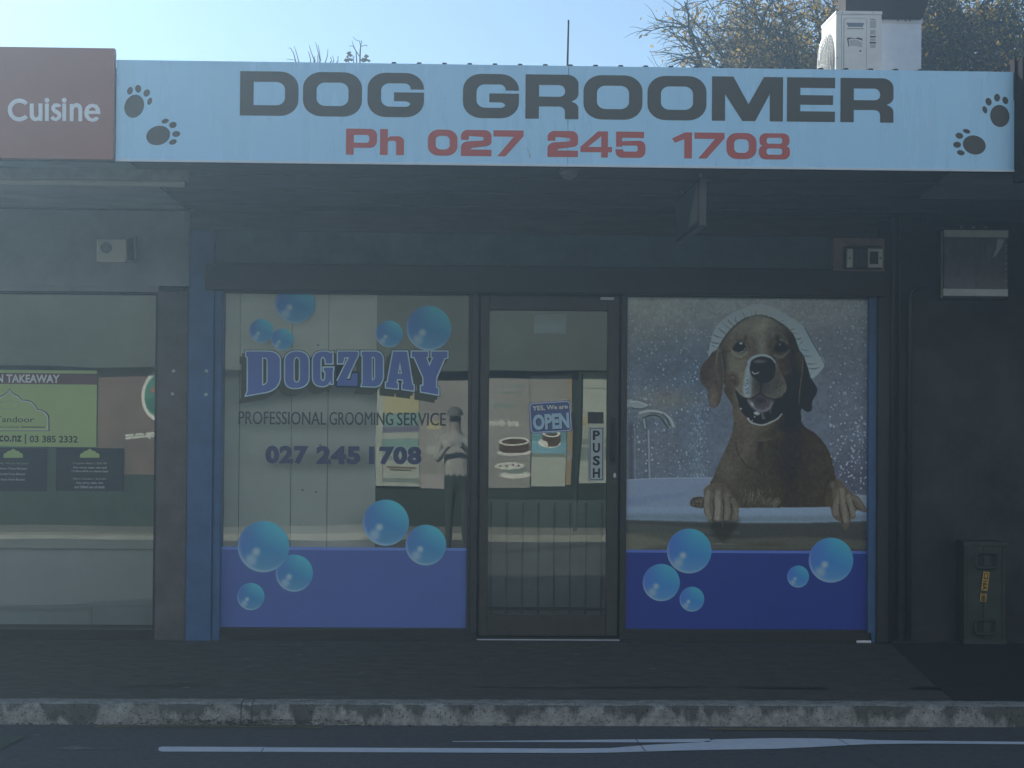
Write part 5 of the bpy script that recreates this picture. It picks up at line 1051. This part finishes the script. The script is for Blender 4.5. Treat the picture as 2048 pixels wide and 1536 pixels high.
def ttx(s_, s0, s1):
    W_t = (s1-s0)*Lt; o = text('label_text', s_, (0, W_t, -.014, .014), 0, .0006, MT['ink'], None, bold=.03)
    for v in o.data.vertices: q_ = tp+dv*(s0*Lt+v.co.x)+nv*v.co.z; v.co = Vector((q_.x, yt_-.0012, q_.z))
    reparent(o, cs)
ttx('C316A', .03, .61); ttx('188', .735, .985)
def crumple(name, lab, px, py, w_, h_, m, n=5, seed=0):
    rg = random.Random(seed); p = PZ(px, py, .006 if py < 1400 else ZR+.004); g = MB()
    for i in range(n):
        c0 = Vector((p.x+rg.uniform(-w_, w_)*.5, p.y+rg.uniform(-.01, .01), p.z+rg.uniform(0, .3)*h_)); a = rg.uniform(-.5, .5)
        g.face([c0+Vector((-w_*.4*math.cos(a), 0, -.2*h_)), c0+Vector((w_*.4*math.cos(a), -.015, 0)), c0+Vector((w_*.3*math.cos(a), .005, h_*.7)), c0+Vector((-w_*.3, .012, h_*.5))])
    tag(g.build(name, m), lab, 'litter')
g = MB(); p0, p1 = PZ(1705, 1279, .012), PZ(1731, 1278, .012); p0.y = p1.y = min(p0.y, -.12); g.tube([p0, p1], .0085, 10)
wp = g.build('litter_tube', mat('white_paper_tube', (.85, .9, .95), .5, .4)); tag(wp, 'small white rolled wrapper lying at the foot of the blue window edge', 'litter')
crumple('dry_leaf', 'pale dry grass tuft at the foot of the wall left of the olive case', 1835, 1272, .05, .04, MT['grey'], 5, 2)
crumple('dry_leaf', 'crumpled pale leaf on the ground right of the olive case', 2024, 1276, .05, .03, MT['grey'], 5, 5)
crumple('pebble', 'small grey stone on the path below the right shop window', 1321, 1281, .02, .018, MT['grey'], 4, 7)
crumple('paper_scrap', 'white scrap of paper against the kerb at the right', 1742, 1448, .018, .02, MT['galv'], 3, 9)

# ------------------------------------------------------------------ on the roof
def roofz(y): return 3.028+.09*(y+2.46)
YA = 3.5; ac = thing('air_conditioner', 'cream white air conditioner unit with round fan grille on the shop roof', 'air conditioner', (P(1717, 80, YA).x, YA, roofz(YA)))
a, b, _, d = rc(1672, 22, 1763.5, 138, YA); c_ = d-.66; dy = .62
g = MB(); g.box(a, b, YA, YA+dy, c_, d-.028, bev=.006); part(g, 'casing', MT['ac_white'], ac)
g = MB(); g.box(a-.004, b+.004, YA-.004, YA+dy+.004, d-.0275, d, bev=.006); part(g, 'lid', MT['ac_white'], ac)
ca, cb, cc, cd = rc(1688, 37, 1732.5, 170, YA); yy = YA-.006
rl0 = rloop(ca, cb, c_+.03, cd, .018); flat('access_panel', [rl0], yy, .0055, MT['ac_white'], ac); flat('panel_gap', [rloop(ca-.003, cb+.003, c_+.027, cd+.003, .02), rl0], YA-.0012, .001, MT['dark'], ac)
a1, b1, c1_, d1 = rc(1692, 46, 1728, 54, YA); g = MB(); g.face([(a1, yy-.001, d1), (b1, yy-.001, d1), (b1-.012, yy-.001, c1_), (a1+.016, yy-.001, c1_)]); part(g, 'grip_recess', mat('grip_grey', (.20, .24, .30), .5, .3), ac)
a1, b1, c1_, d1 = rc(1694, 57, 1727, 58.5, YA); g = MB(); g.box(a1, b1, yy-.002, yy-.0002, c1_, d1); part(g, 'grip_lip', mat('lip_brown', (.22, .18, .14), .6, .3), ac)
def pxy(L): return [(P(x, y, yy).x, P(x, y, yy).z) for x, y in L]
flat('worn_sticker', [pxy([(1694, 76), (1700, 75), (1710, 77), (1716, 75), (1724, 77), (1725.5, 82), (1722, 80), (1714, 78), (1702, 77.5), (1697, 79), (1698.5, 93), (1696.5, 93)])], yy-.001, .0008, MT['ink'], ac)
flat('worn_sticker', [pxy([(1699, 80), (1708, 79), (1716, 81), (1724, 84), (1724, 95), (1712, 92), (1700, 92)])], yy-.0008, .0006, mat('sticker_residue', (.50, .50, .44), .6, .3, col2=(.66, .65, .58), scale=120), ac)
g = MB(); p = P(1720.5, 102, yy); g.disc(p.x, yy-.002, p.z, .008, yy-.0002, 14); part(g, 'bolt', MT['ink'], ac)
g = MB(); p = P(1674.5, 115.5, YA); g.disc(p.x, YA-.003, p.z, .006, YA-.0002, 12)
for px in (1684.5, 1746): p = P(px, 25.5, YA); g.disc(p.x, YA-.007, p.z, .005, YA-.0045, 12)
part(g, 'screws', MT['grey'], ac)
prt = mat('rating_print', (.42, .43, .40), .6, .3, col2=(.62, .62, .56), scale=200)
for (x0, y0, x1, y1, m_) in ((1741, 38.2, 1750.5, 39.6, MT['ink']), (1740, 41, 1752, 56, prt), (1740.5, 60, 1751, 69, prt), (1740, 71.8, 1751.5, 75, MT['ink']), (1740, 76.5, 1751, 82, prt), (1739, 84, 1752, 87, MT['ink']), (1740, 88.5, 1751, 96, prt)):
    a1, b1, c1_, d1 = rc(x0, y0, x1, y1, YA); g = MB(); g.box(a1, b1, YA-.0016, YA-.0004, c1_, d1); part(g, 'rating_label', m_, ac)
g = MB(); gx_ = P(1683, 80, YA).x; g.box(gx_-.001, gx_+.001, YA-.0012, YA-.0002, c_+.01, d-.03); part(g, 'panel_seam', MT['dark'], ac)
# fan grille: rings and a domed guard on the left flank
fy, fz, fr = YA+dy*.52, d-.36, .235; g = MB()
for j, rr_ in enumerate((.235, .215, .195, .17, .145, .12, .09, .06, .03)):
    bx_ = a-.008-.062*math.sqrt(max(0, 1-(rr_/.25)**2)); g.tube([(bx_, fy+rr_*math.cos(t*math.pi/14), fz+rr_*math.sin(t*math.pi/14)) for t in range(29)], .0045, 6, cap=False)
for t in range(24):
    an = t*math.pi/12; g.tube([(a-.008-.062*math.sqrt(max(0, 1-(q_/.25)**2)), fy+q_*math.cos(an), fz+q_*math.sin(an)) for q_ in (.03, .09, .15, .2, .235)], .0035, 5)
part(g, 'fan_grille', MT['ac_white'], ac)
g = MB(); n_ = 28; V0 = [(a-.002, fy+.24*math.cos(2*math.pi*i/n_), fz+.24*math.sin(2*math.pi*i/n_)) for i in range(n_)]; g.face(V0); part(g, 'fan_opening', MT['grey'], ac)
g = MB()
for yy2 in (YA+.06, YA+dy-.06): g.box(a+.01, b-.01, yy2-.02, yy2+.02, roofz(yy2), c_-.0005)
part(g, 'foot', MT['galv'], ac)
YG_ = 4.3; dt = thing('exhaust_duct', 'galvanised steel duct box under a brown hood behind the air conditioner', 'duct', (P(1803, 100, YG_).x, YG_, roofz(YG_)))
a, b, _, d = rc(1745, 36, 1843, 138, YG_); g = MB(); g.box(a, b, YG_, YG_+.2, roofz(YG_)-.02, d, bev=.004); part(g, 'duct', MT['galv'], dt)
a1, b1, c1_, d1 = rc(1745, 35, 1844, 47, YG_); g = MB(); g.box(a1-.003, b1+.002, YG_-.008, YG_-.0005, c1_, d1, bev=.002); part(g, 'flange', MT['galv'], dt)
g = MB()
for px in (1795.5, 1810.5, 1819.5): p = P(px, 41.5, YG_); g.disc(p.x, YG_-.011, p.z, .006, YG_-.0085, 10)
part(g, 'rivets', MT['ink'], dt)
ztp = P(1760, 34, YG_-.1).z; x0_, x1_ = P(1692, 20, YG_-.1).x, P(1846, 20, YG_-.1).x; g = MB(); zu = ztp+.9
lo = [(x0_, YG_-.1), (x1_, YG_-.1), (x1_, YG_+.2), (x0_, YG_+.2)]; hi_ = [(x0_-.03, YG_-.16), (x1_+.28, YG_-.16), (x1_+.28, YG_+.25), (x0_-.03, YG_+.25)]
for i in range(4): j = (i+1) % 4; g.face([(*lo[i], ztp), (*lo[j], ztp), (*hi_[j], zu), (*hi_[i], zu)])
g.face([(*q_, ztp) for q_ in lo]); g.face([(*q_, zu) for q_ in hi_]); part(g, 'hood', MT['rust'], dt)
an_ = MB(); p0, p1 = P(1134.5, 132, -2.2), P(1137, 40, -2.2); an_.tube([(p0.x, -2.2, roofz(-2.2)-.01), p1], [.0055, .0045], 8); tag(an_.build('antenna', MT['ink']), 'thin black upright rod standing on the front edge of the shop roof', 'antenna')

# ------------------------------------------------------------------ trees behind the shops
def grow(mb, p, d, L, r, lev, rg, tips, droop, nseg=6, sides=5, wig=.22):
    pts = [p.copy()]; rs_ = [r]; dd_ = d.copy()
    for i in range(nseg):
        dd_ = (dd_+Vector((rg.gauss(0, wig), rg.gauss(0, wig), rg.gauss(0, wig*.7)-droop))).normalized(); p = p+dd_*(L/nseg); pts.append(p.copy()); rs_.append(r*(1-.75*(i+1)/nseg))
    mb.tube(pts, rs_, sides, cap=False); return pts, rs_, dd_
def tree(name, label, base, h0, limbs, seed, spread, leafm, nleaf, leafsize, droop=.02, up_=.6, levels=(7, 8, 7), bare=None, zmin=0, group=None, fine=.006):
    rg = random.Random(seed); t = thing(name, label, 'tree', base, group); mb = MB(); tips = []
    trunk, rs_, dd_ = grow(mb, Vector(base), Vector((0, 0, 1)), h0, .16, 0, rg, tips, -.1, 8, 8, .06)
    for i in range(limbs):
        k = rg.uniform(.45, 1); p = trunk[int(k*8)]; az = 2*math.pi*i/limbs+rg.uniform(-.4, .4)
        d = Vector((math.cos(az), math.sin(az), up_+rg.uniform(-.3, .5))).normalized()
        l1, r1, _ = grow(mb, p, d, spread*rg.uniform(.75, 1.1), .07, 1, rg, tips, -.02, 8, 6, .13)
        for j in range(levels[0]):
            q_ = rg.uniform(.25, 1); p2 = l1[int(q_*8)]; d2 = (d+Vector((rg.gauss(0, .6), rg.gauss(0, .6), rg.gauss(.1, .5)))).normalized()
            l2, r2, _ = grow(mb, p2, d2, spread*rg.uniform(.3, .55), .026, 2, rg, tips, droop*.5, 6, 5, .2)
            for k2 in range(levels[1]):
                p3 = l2[rg.randint(1, 6)]; d3 = (d2+Vector((rg.gauss(0, .8), rg.gauss(0, .8), rg.gauss(0, .6)))).normalized()
                l3, r3, _ = grow(mb, p3, d3, spread*rg.uniform(.12, .28), .010, 3, rg, tips, droop, 5, 4, .22); tips += l3[1:]
                if zmin and l3[-1].z < zmin: continue
                for k3 in range(levels[2]):
                    p4 = l3[rg.randint(1, 5)]; d4 = (d3+Vector((rg.gauss(0, .7), rg.gauss(0, .7), rg.gauss(0, .5)))).normalized()
                    l4, _, _ = grow(mb, p4, d4, spread*rg.uniform(.06, .16), fine, 4, rg, tips, droop*2, 4, 3, .25); tips += l4[1:]
    part(mb, 'trunk', MT['bark'], t)
    for key, frac in leafm:
        lf_ = MB(); n = int(nleaf*frac); cl = []
        while len(cl) < n//14:
            p = rg.choice(tips)
            if bare and rg.random() < bare(p): 
                if rg.random() < .9: continue
            cl.append(p)
        for p0_ in cl:
            for _ in range(14):
                p = p0_+Vector((rg.gauss(0, .09), rg.gauss(0, .09), rg.gauss(0, .08))); s_ = leafsize*rg.uniform(.6, 1.3)
                a_ = Vector((rg.gauss(0, 1), rg.gauss(0, 1), rg.gauss(0, 1))).normalized()*s_; b_ = a_.cross(Vector((rg.gauss(0, 1), rg.gauss(0, 1), rg.gauss(0, 1)))).normalized()*s_*.45
                lf_.v += [tuple(p-a_), tuple(p+b_), tuple(p+a_), tuple(p-b_)]; k = len(lf_.v)-4; lf_.f.append((k, k+1, k+2, k+3)); lf_.mi.append(0)
        me = bpy.data.meshes.new('crown'); me.from_pydata(lf_.v, [], lf_.f); me.materials.append(MT[key]); o = bpy.data.objects.new('crown', me); C.collection.objects.link(o); reparent(o, t)
    return t
YT = 9.5
if TREES:
    bx = P(1600, 100, YT).x
    tree('bare_tree', 'tall thin tree with drooping bare twigs and yellow green leaves behind the shop roof', (bx+.15, YT, 0), 4.5, 20, 21, 2.3, (('leafg', .52), ('leafy', .48)), 34000, .027, .05, .75, (10, 10, 6), bare=lambda p: max(0, min(1, (bx-.7-p.x)/.9)), zmin=4.1, fine=.005)
    b2_ = P(1960, 100, 9).x
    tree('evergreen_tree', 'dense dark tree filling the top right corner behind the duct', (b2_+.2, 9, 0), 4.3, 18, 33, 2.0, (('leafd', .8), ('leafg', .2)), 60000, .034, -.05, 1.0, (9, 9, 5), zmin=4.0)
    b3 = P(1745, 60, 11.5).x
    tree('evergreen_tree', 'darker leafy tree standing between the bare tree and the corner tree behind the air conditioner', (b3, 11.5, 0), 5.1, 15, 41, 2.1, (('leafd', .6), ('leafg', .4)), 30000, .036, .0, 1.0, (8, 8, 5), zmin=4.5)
# saplings whose tips show above the sign
def tips(name, label, px0, paths, Y, leaves=()):
    t = thing(name, label, 'shrub', (P(px0, 120, Y).x, Y, 0), 'thin shrubs behind the roof'); mb = MB(); base = Vector((P(px0, 120, Y).x, Y, ZR-.02)); rg = random.Random(px0)
    mb.tube([base, base+Vector((.03, 0, 2)), P(px0, 190, Y)], [.03, .022, .016], 6, cap=False)
    for pth in paths:
        pts = [P(px0, 190, Y)]+[P(x, y, Y) for x, y in pth]; n = len(pts); mb.tube(pts, [.008]+[.0050*(1-i/n)+.0014 for i in range(1, n)], 5)
    part(mb, 'stems', MT['bark'], t)
    if leaves:
        g = MB()
        for x, y, s_ in leaves: p = P(x, y, Y); g.face([p+Vector((-s_, 0, 0)), p+Vector((0, .01, -s_*.6)), p+Vector((s_, 0, .1*s_)), p+Vector((-.2*s_, -.01, s_*.8))])
        part(g, 'leaves', MT['leafd'], t)
tips('bare_shrub', 'leafless shrub with slanting stems just above the left part of the shop sign', 622, [[(591, 122), (587, 106), (581, 96), (577, 96)], [(597, 122), (593, 106), (588, 92)], [(590, 120), (573, 118)], [(621, 118), (617, 103), (611, 93), (619, 88)][:2], [(628, 120), (622, 103), (618, 90)], [(640, 121), (636, 104), (631, 84)], [(641, 120), (638, 100), (636, 90)], [(652, 121), (655, 110), (656, 98)], [(663, 121), (661, 114)], [(668, 121), (665, 111)], [(676, 122), (676, 112)], [(636, 121), (635, 110)], [(630, 121), (628, 112)]], 8)
tips('leafy_shrub', 'forked twig with a few dark leaves above the sign, right of the leafless shrub', 718, [[(720, 122), (720, 108), (721, 92), (719, 82), (712, 80), (706, 74)], [(720, 114), (712, 102), (708, 94), (704, 82)], [(712, 102), (706, 92), (698, 92)], [(720, 100), (723, 84), (722, 80)], [(721, 94), (730, 90), (736, 92)], [(707, 122), (706, 112), (710, 115)], [(697, 122), (695, 112), (698, 104)]], 8,
     [(697, 107, .022), (701, 111, .025), (695, 114, .016), (699, 119, .02), (693, 121, .03), (703, 120, .022), (733, 113, .028), (731, 120, .03), (727, 121, .035), (738, 122, .02), (700, 105, .016)])

# ------------------------------------------------------------------ the sunny side of the street, seen in the glass
YO = 20.5; TILT = 72
def Q(px, py, yy=YO): return P(px, py-TILT, yy)
def flip(o):
    me = o.data
    for v in me.vertices: v.co.y = -v.co.y
    me.flip_normals(); return o
op = thing('bakery', 'sunlit bakery across the road seen in the reflections, with an added upper storey out of view', 'shop', (0, -YO, 0))
def opart(mb, name, m, parent=None):
    o = mb.build(name, m, None); flip(o)
    if parent is not None: reparent(o, parent)
    return o
zp0, zp1 = Q(1095, 1003).z, Q(1095, 775).z
g = MB(); g.box(-24, 26, YO+.02, YO+.3, zp0, zp1+.02); opart(g, 'wall', MT['greenwall'], op)
g = MB(); g.box(-24, 26, YO, YO+.3, -.05, zp0-.002); opart(g, 'dado', MT['greenwall'], op)
g = MB(); g.box(-24, 26, YO-.25, YO+.3, zp1+.022, zp1+1.75); opart(g, 'fascia', mat('grey_green_fascia', (.105, .12, .105), .7, .3, var=.2, scale=.6), op)
g = MB(); g.box(-24, 26, YO-.05, YO+.3, zp1+1.76, 10.6); opart(g, 'upper_wall', mat('added_bounce_wall', (.80, .83, .86), .8, .2, var=.04, scale=.8), op)  # unseen upper storey added to bounce sunlight onto the shop fronts
for i in range(8):  # windows made up for the added storey
    g = MB(); xw = -21+i*6; g.box(xw, xw+1.5, YO-.07, YO-.051, 6.0, 8.2); opart(g, 'window', MT['dark'], op)
g = MB(); g.box(-24.2, 26.2, YO-.3, YO+6, 10.61, 10.8); opart(g, 'roof', MT['roof'], op)
g = MB(); g.box(-43.9, 43.9, YO-3.2, YO+.2, -.3, 0.0); struct(opart(g, 'footpath', mat('pale_concrete', (.30, .29, .24), .8, .2, var=.2, scale=4)))
def poster(label, cat, x0, y0, x1, y1, base, bands=(), y=YO):
    a, b = Q(x0, (y0+y1)/2, y).x, Q(x1, (y0+y1)/2, y).x; c, d = Q((x0+x1)/2, y1, y).z, Q((x0+x1)/2, y0, y).z
    t = thing('poster', label, cat, ((a+b)/2, -y, c), 'posters on the bakery across the road'); g = MB(); g.box(a, b, y, y+.012, c, d); opart(g, 'sheet', base, t)
    for (u0, v0, u1, v1, m_) in bands:
        g = MB(); aa, bb = Q(u0, v0, y).x, Q(u1, v0, y).x; g.box(aa, bb, y-.004, y-.0005, Q(u0, v1, y).z, Q(u0, v0, y).z); opart(g, 'printed_band', m_, t)
    return t
cm = lambda n, c: mat('poster_'+n, c, .6, .3, var=.12, scale=1.5)
crm, pnk, yel, tea, pur, grn_, brn_, blu, sky_ = cm('cream', (.46, .48, .40)), cm('pink', (.33, .31, .28)), cm('yellow', (.52, .46, .24)), cm('teal', (.22, .36, .32)), cm('purple', (.18, .17, .24)), cm('greygreen', (.24, .29, .25)), cm('cakebrown', (.10, .06, .04)), cm('blue', (.22, .44, .52)), cm('deepteal', (.12, .30, .32))
poster('narrow pale strip poster in the reflection, left end of the poster wall', 'poster', 752, 785, 767, 1006, crm)
poster('tall striped price poster with yellow head in the reflection behind the phone number', 'poster', 768, 800, 841, 1006, crm, [(768, 800, 841, 816, pnk), (768, 816, 841, 853, yel), (768, 853, 841, 880, tea), (768, 880, 841, 892, pur), (768, 905, 841, 936, sky_ if False else tea), (768, 942, 841, 950, grn_), (776, 962, 834, 965, brn_), (782, 967, 826, 970, brn_), (768, 985, 841, 993, grn_)])
poster('pale grey pink poster in the reflection behind the reflected person', 'poster', 842, 788, 946, 1004, pnk, [(858, 872, 885, 888, yel), (856, 920, 880, 934, crm), (842, 975, 900, 1004, cm('rose', (.40, .36, .34)))])
pc = poster('pink grey poster with two cakes in the reflection at the left of the door', 'poster', 956, 786, 1059, 1004, pnk, [(1000, 800, 1050, 806, grn_), (980, 815, 1040, 819, grn_), (985, 838, 1030, 846, grn_)])
def oflat(nm, L, m_, t, y=YO-.006, off=0):
    o = flat(nm, [[(Q(x, y_, YO).x, Q(x, y_, YO).z) for x, y_ in lp] for lp in L], y, .002, m_, None); flip(o); reparent(o, t)
def ell(cx, cy_, a, b, n=24): return [(cx+a*math.cos(2*math.pi*i/n), cy_+b*math.sin(2*math.pi*i/n)) for i in range(n)]
wc = cm('icing', (.80, .78, .68))
oflat('cake_plate', [ell(1027, 927, 33, 7)], wc, pc); oflat('cake', [[(998, 905), (1056, 902), (1056, 924), (1045, 928), (1010, 928), (998, 923)]], brn_, pc, YO-.009); oflat('icing', [ell(1027, 906, 30, 8)], wc, pc, YO-.012); oflat('cake_top', [ell(1027, 906, 25, 5)], brn_, pc, YO-.015)
oflat('cake_plate', [ell(1030, 975, 30, 8)], wc, pc); oflat('cake', [[(1000, 955), (1046, 958), (1046, 972), (1015, 972)]], grn_, pc, YO-.009); oflat('icing', [ell(1019, 955, 29, 8)], wc, pc, YO-.012)
for x in (1001, 1013, 1026, 1037): oflat('cherry', [ell(x, 953+(x % 3), 2.6, 2.2, 10)], brn_, pc, YO-.015)
for s_, x0, y0, x1, y1 in (('and divine', 972, 867, 1036, 879),):
    a, b = Q(x0, y0, YO).x, Q(x1, y0, YO).x; o = text('lettering', s_, (a, b, Q(x0, y1, YO).z, Q(x0, y0, YO).z), YO-.006, .002, wc, None, bold=.03, xf=lambda X, Z: (a+b-X, Z)); flip(o); reparent(o, pc)
pb = poster('blue poster of a cut chocolate cake in the reflection below the OPEN sign', 'poster', 1061, 781, 1130, 1000, crm, [(1061, 781, 1135, 868, pnk), (1061, 872, 1130, 905, sky_ if False else cm('slate', (.16, .34, .36))), (1061, 905, 1130, 929, blu), (1061, 929, 1130, 937, grn_)])
oflat('cake_plate', [ell(1096, 908, 22, 10)], wc, pb); oflat('cake', [[(1082, 891), (1118, 889), (1118, 905), (1110, 914), (1093, 916), (1092, 906), (1082, 903)]], brn_, pb, YO-.009); oflat('icing', [ell(1100, 889, 18, 8), ell(1100, 890, 12, 5)], wc, pb, YO-.012)
poster('narrow orange and brown strip poster in the reflection', 'poster', 1131, 779, 1142, 997, cm('orange', (.36, .28, .16)), [(1131, 850, 1142, 880, brn_), (1131, 925, 1142, 945, pnk)])
poster('banded cream poster in the reflection behind the PUSH sticker', 'poster', 1154, 776, 1232, 995, crm, [(1154, 805, 1232, 807, grn_), (1154, 858, 1175, 872, yel), (1154, 900, 1232, 912, grn_), (1154, 918, 1232, 948, grn_), (1154, 962, 1232, 964, grn_)])
pbr = poster('large brown banner with green oval badge in the reflection in the restaurant window', 'banner', 191, 683, 420, 976, mat('banner_brown', (.20, .13, .10), .7, .3, var=.25, scale=1.2))
oflat('badge_rim', [ell(334, 817, 48, 48*1.08, 36)], wc, pbr); oflat('badge', [ell(334, 817, 42, 44, 36)], cm('badge', (.06, .26, .17)), pbr, YO-.009); oflat('badge_half', [[(293, 822), (375, 822), (366, 845), (334, 860), (303, 845)]], cm('badge_dark', (.03, .16, .11)), pbr, YO-.012); oflat('badge_dot', [ell(310, 808, 6, 5, 14)], cm('badge_red', (.5, .14, .10)), pbr, YO-.013)
a, b = Q(253, 890, YO).x, Q(322, 890, YO).x; o = text('lettering', 'top.co.nz', (a, b, Q(280, 904, YO).z, Q(280, 886, YO).z), YO-.006, .002, wc, None, bold=.05, slant=.15, xf=lambda X, Z: (a+b-X, Z-(X-(a+b)/2)*.10)); flip(o); reparent(o, pbr)
g = MB(); a = Q(1152, 860, YO-1.5).x; g.tube([(a, YO-1.5, -.02), (a+.05, YO-1.5, Q(1150, 780, YO-1.5).z)], .036, 10); po = opart(g, 'verandah_post', MT['greenwall']); tag(po, 'dark slightly leaning post before the posters in the reflection', 'post')

# the person taking the picture, faint in the left window
def person():
    X = P(914, 860, 13.2).x; B0 = Vector((X, -13.2, ZR))
    J = {'hip': (0, 0, .95), 'waist': (0, .01, 1.12), 'chest': (0, .02, 1.34), 'neck': (0, .03, 1.50), 'kl': (-.10, .02, .50), 'al': (-.11, 0, .08), 'tl': (-.12, .14, .03), 'kr': (.11, .02, .50), 'ar': (.12, 0, .08), 'tr': (.13, .14, .03),
         'hl': (-.09, 0, .88), 'hr': (.09, 0, .88), 'sl': (-.18, .02, 1.42), 'el': (-.25, .06, 1.16), 'wl': (-.14, .26, 1.30), 'gl': (-.10, .32, 1.36), 'sr': (.18, .02, 1.42), 'er': (.25, .06, 1.16), 'wr': (.13, .26, 1.30), 'gr': (.09, .32, 1.36), 'head': (0, .04, 1.62), 'top': (0, .03, 1.76)}
    rad = {'hip': .14, 'waist': .135, 'chest': .15, 'neck': .055, 'kl': .06, 'al': .045, 'tl': .035, 'kr': .06, 'ar': .045, 'tr': .035, 'hl': .095, 'hr': .095, 'sl': .06, 'el': .045, 'wl': .03, 'gl': .035, 'sr': .06, 'er': .045, 'wr': .03, 'gr': .035, 'head': .085, 'top': .07}
    E = [('hip', 'waist'), ('waist', 'chest'), ('chest', 'neck'), ('neck', 'head'), ('head', 'top'), ('hip', 'hl'), ('hl', 'kl'), ('kl', 'al'), ('al', 'tl'), ('hip', 'hr'), ('hr', 'kr'), ('kr', 'ar'), ('ar', 'tr'), ('chest', 'sl'), ('sl', 'el'), ('el', 'wl'), ('wl', 'gl'), ('chest', 'sr'), ('sr', 'er'), ('er', 'wr'), ('wr', 'gr')]
    for s_, hb in ((-1, 'gl'), (1, 'gr')):
        for f_ in range(4):
            n1, n2 = '%sf%d' % (hb, f_), '%sg%d' % (hb, f_); b0 = Vector(J[hb]); J[n1] = tuple(b0+Vector((-s_*.02, .035, .035-.018*f_))); J[n2] = tuple(b0+Vector((-s_*.05, .045, .035-.018*f_))); rad[n1] = rad[n2] = .009; E += [(hb, n1), (n1, n2)]
        n1 = hb+'t'; J[n1] = tuple(Vector(J[hb])+Vector((-s_*.045, -.01, -.02))); rad[n1] = .010; E.append((hb, n1))
    ks = list(J); me = bpy.data.meshes.new('person'); me.from_pydata([J[k] for k in ks], [(ks.index(a), ks.index(b)) for a, b in E], [])
    o = bpy.data.objects.new('tmp_person', me); C.collection.objects.link(o); m = o.modifiers.new('s', 'SKIN'); m.use_smooth_shade = True
    for i, k in enumerate(ks): me.skin_vertices[0].data[i].radius = (rad[k], rad[k])
    me.skin_vertices[0].data[0].use_root = True; o.modifiers.new('d', 'SUBSURF').levels = 2
    dg = bpy.context.evaluated_depsgraph_get(); bm_me = bpy.data.meshes.new_from_object(o.evaluated_get(dg)); bpy.data.objects.remove(o)
    skin = mat('skin', (.30, .27, .24), .6, .3); shirt = mat('pale_shirt', (.36, .35, .32), .8, .2); trou = mat('dark_trousers', (.05, .065, .06), .8, .2); shoe = MT['ink']
    bm_me.materials.clear()
    for q_ in (skin, shirt, trou, shoe): bm_me.materials.append(q_)
    for pl in bm_me.polygons:
        c = pl.center; pl.material_index = 3 if c.z < .09 else 2 if c.z < 1.0 else 1 if c.z < 1.49 and True else 0
    b_ = bpy.data.objects.new('person', bm_me); C.collection.objects.link(b_); b_.location = B0
    tag(b_, 'person in dark cap and pale shirt holding up a phone, reflected in the window', 'person')
    cap = MB(); cx, cy_, cz_ = 0, .035, 1.70
    for j in range(5):
        for i in range(16):
            def pt(j_, i_): th = j_/5*math.pi/2; ph = i_/16*2*math.pi; return (cx+.105*math.cos(th)*math.cos(ph), cy_+.115*math.cos(th)*math.sin(ph), cz_+.115*math.sin(th))
            cap.face([pt(j, i), pt(j, i+1), pt(j+1, i+1), pt(j+1, i)])
    cap.face([(-.08, .12, 1.705), (.08, .12, 1.705), (.06, .22, 1.69), (-.06, .22, 1.69)]); c_o = cap.build('cap', mat('grey_cap', (.15, .15, .14), .8, .2)); c_o.parent = b_
    gl_ = MB(); gl_.box(-.075, .075, .105, .135, 1.635, 1.675, bev=.008); g_o = gl_.build('sunglasses', MT['dark']); g_o.parent = b_
    ph = MB(); ph.box(-.07, .07, .375, .383, 1.345, 1.405, bev=.003); ph.v = [tuple(Vector(v)+B0) for v in ph.v]; tag(ph.build('phone', MT['grey']), 'grey phone held up in both hands by the reflected person', 'phone')
person()

# ------------------------------------------------------------------ hazy air added to stand in for the windscreen's veiling glare
if HAZE > 0:
    g = MB(); g.box(-44.5, 44.5, -29.5, 19.5, ZR-1.3, 11.2)
    m = bpy.data.materials.new('glare_haze'); m.use_nodes = True; n = m.node_tree.nodes; n.remove(n['Principled BSDF'])
    v = n.new('ShaderNodeVolumePrincipled'); v.inputs['Color'].default_value = (*HAZE_C, 1); v.inputs['Density'].default_value = HAZE; v.inputs['Anisotropy'].default_value = ANISO
    m.node_tree.links.new(v.outputs[0], n['Material Output'].inputs['Volume'])
    o = g.build('glare_haze', m); o['kind'] = 'stuff'
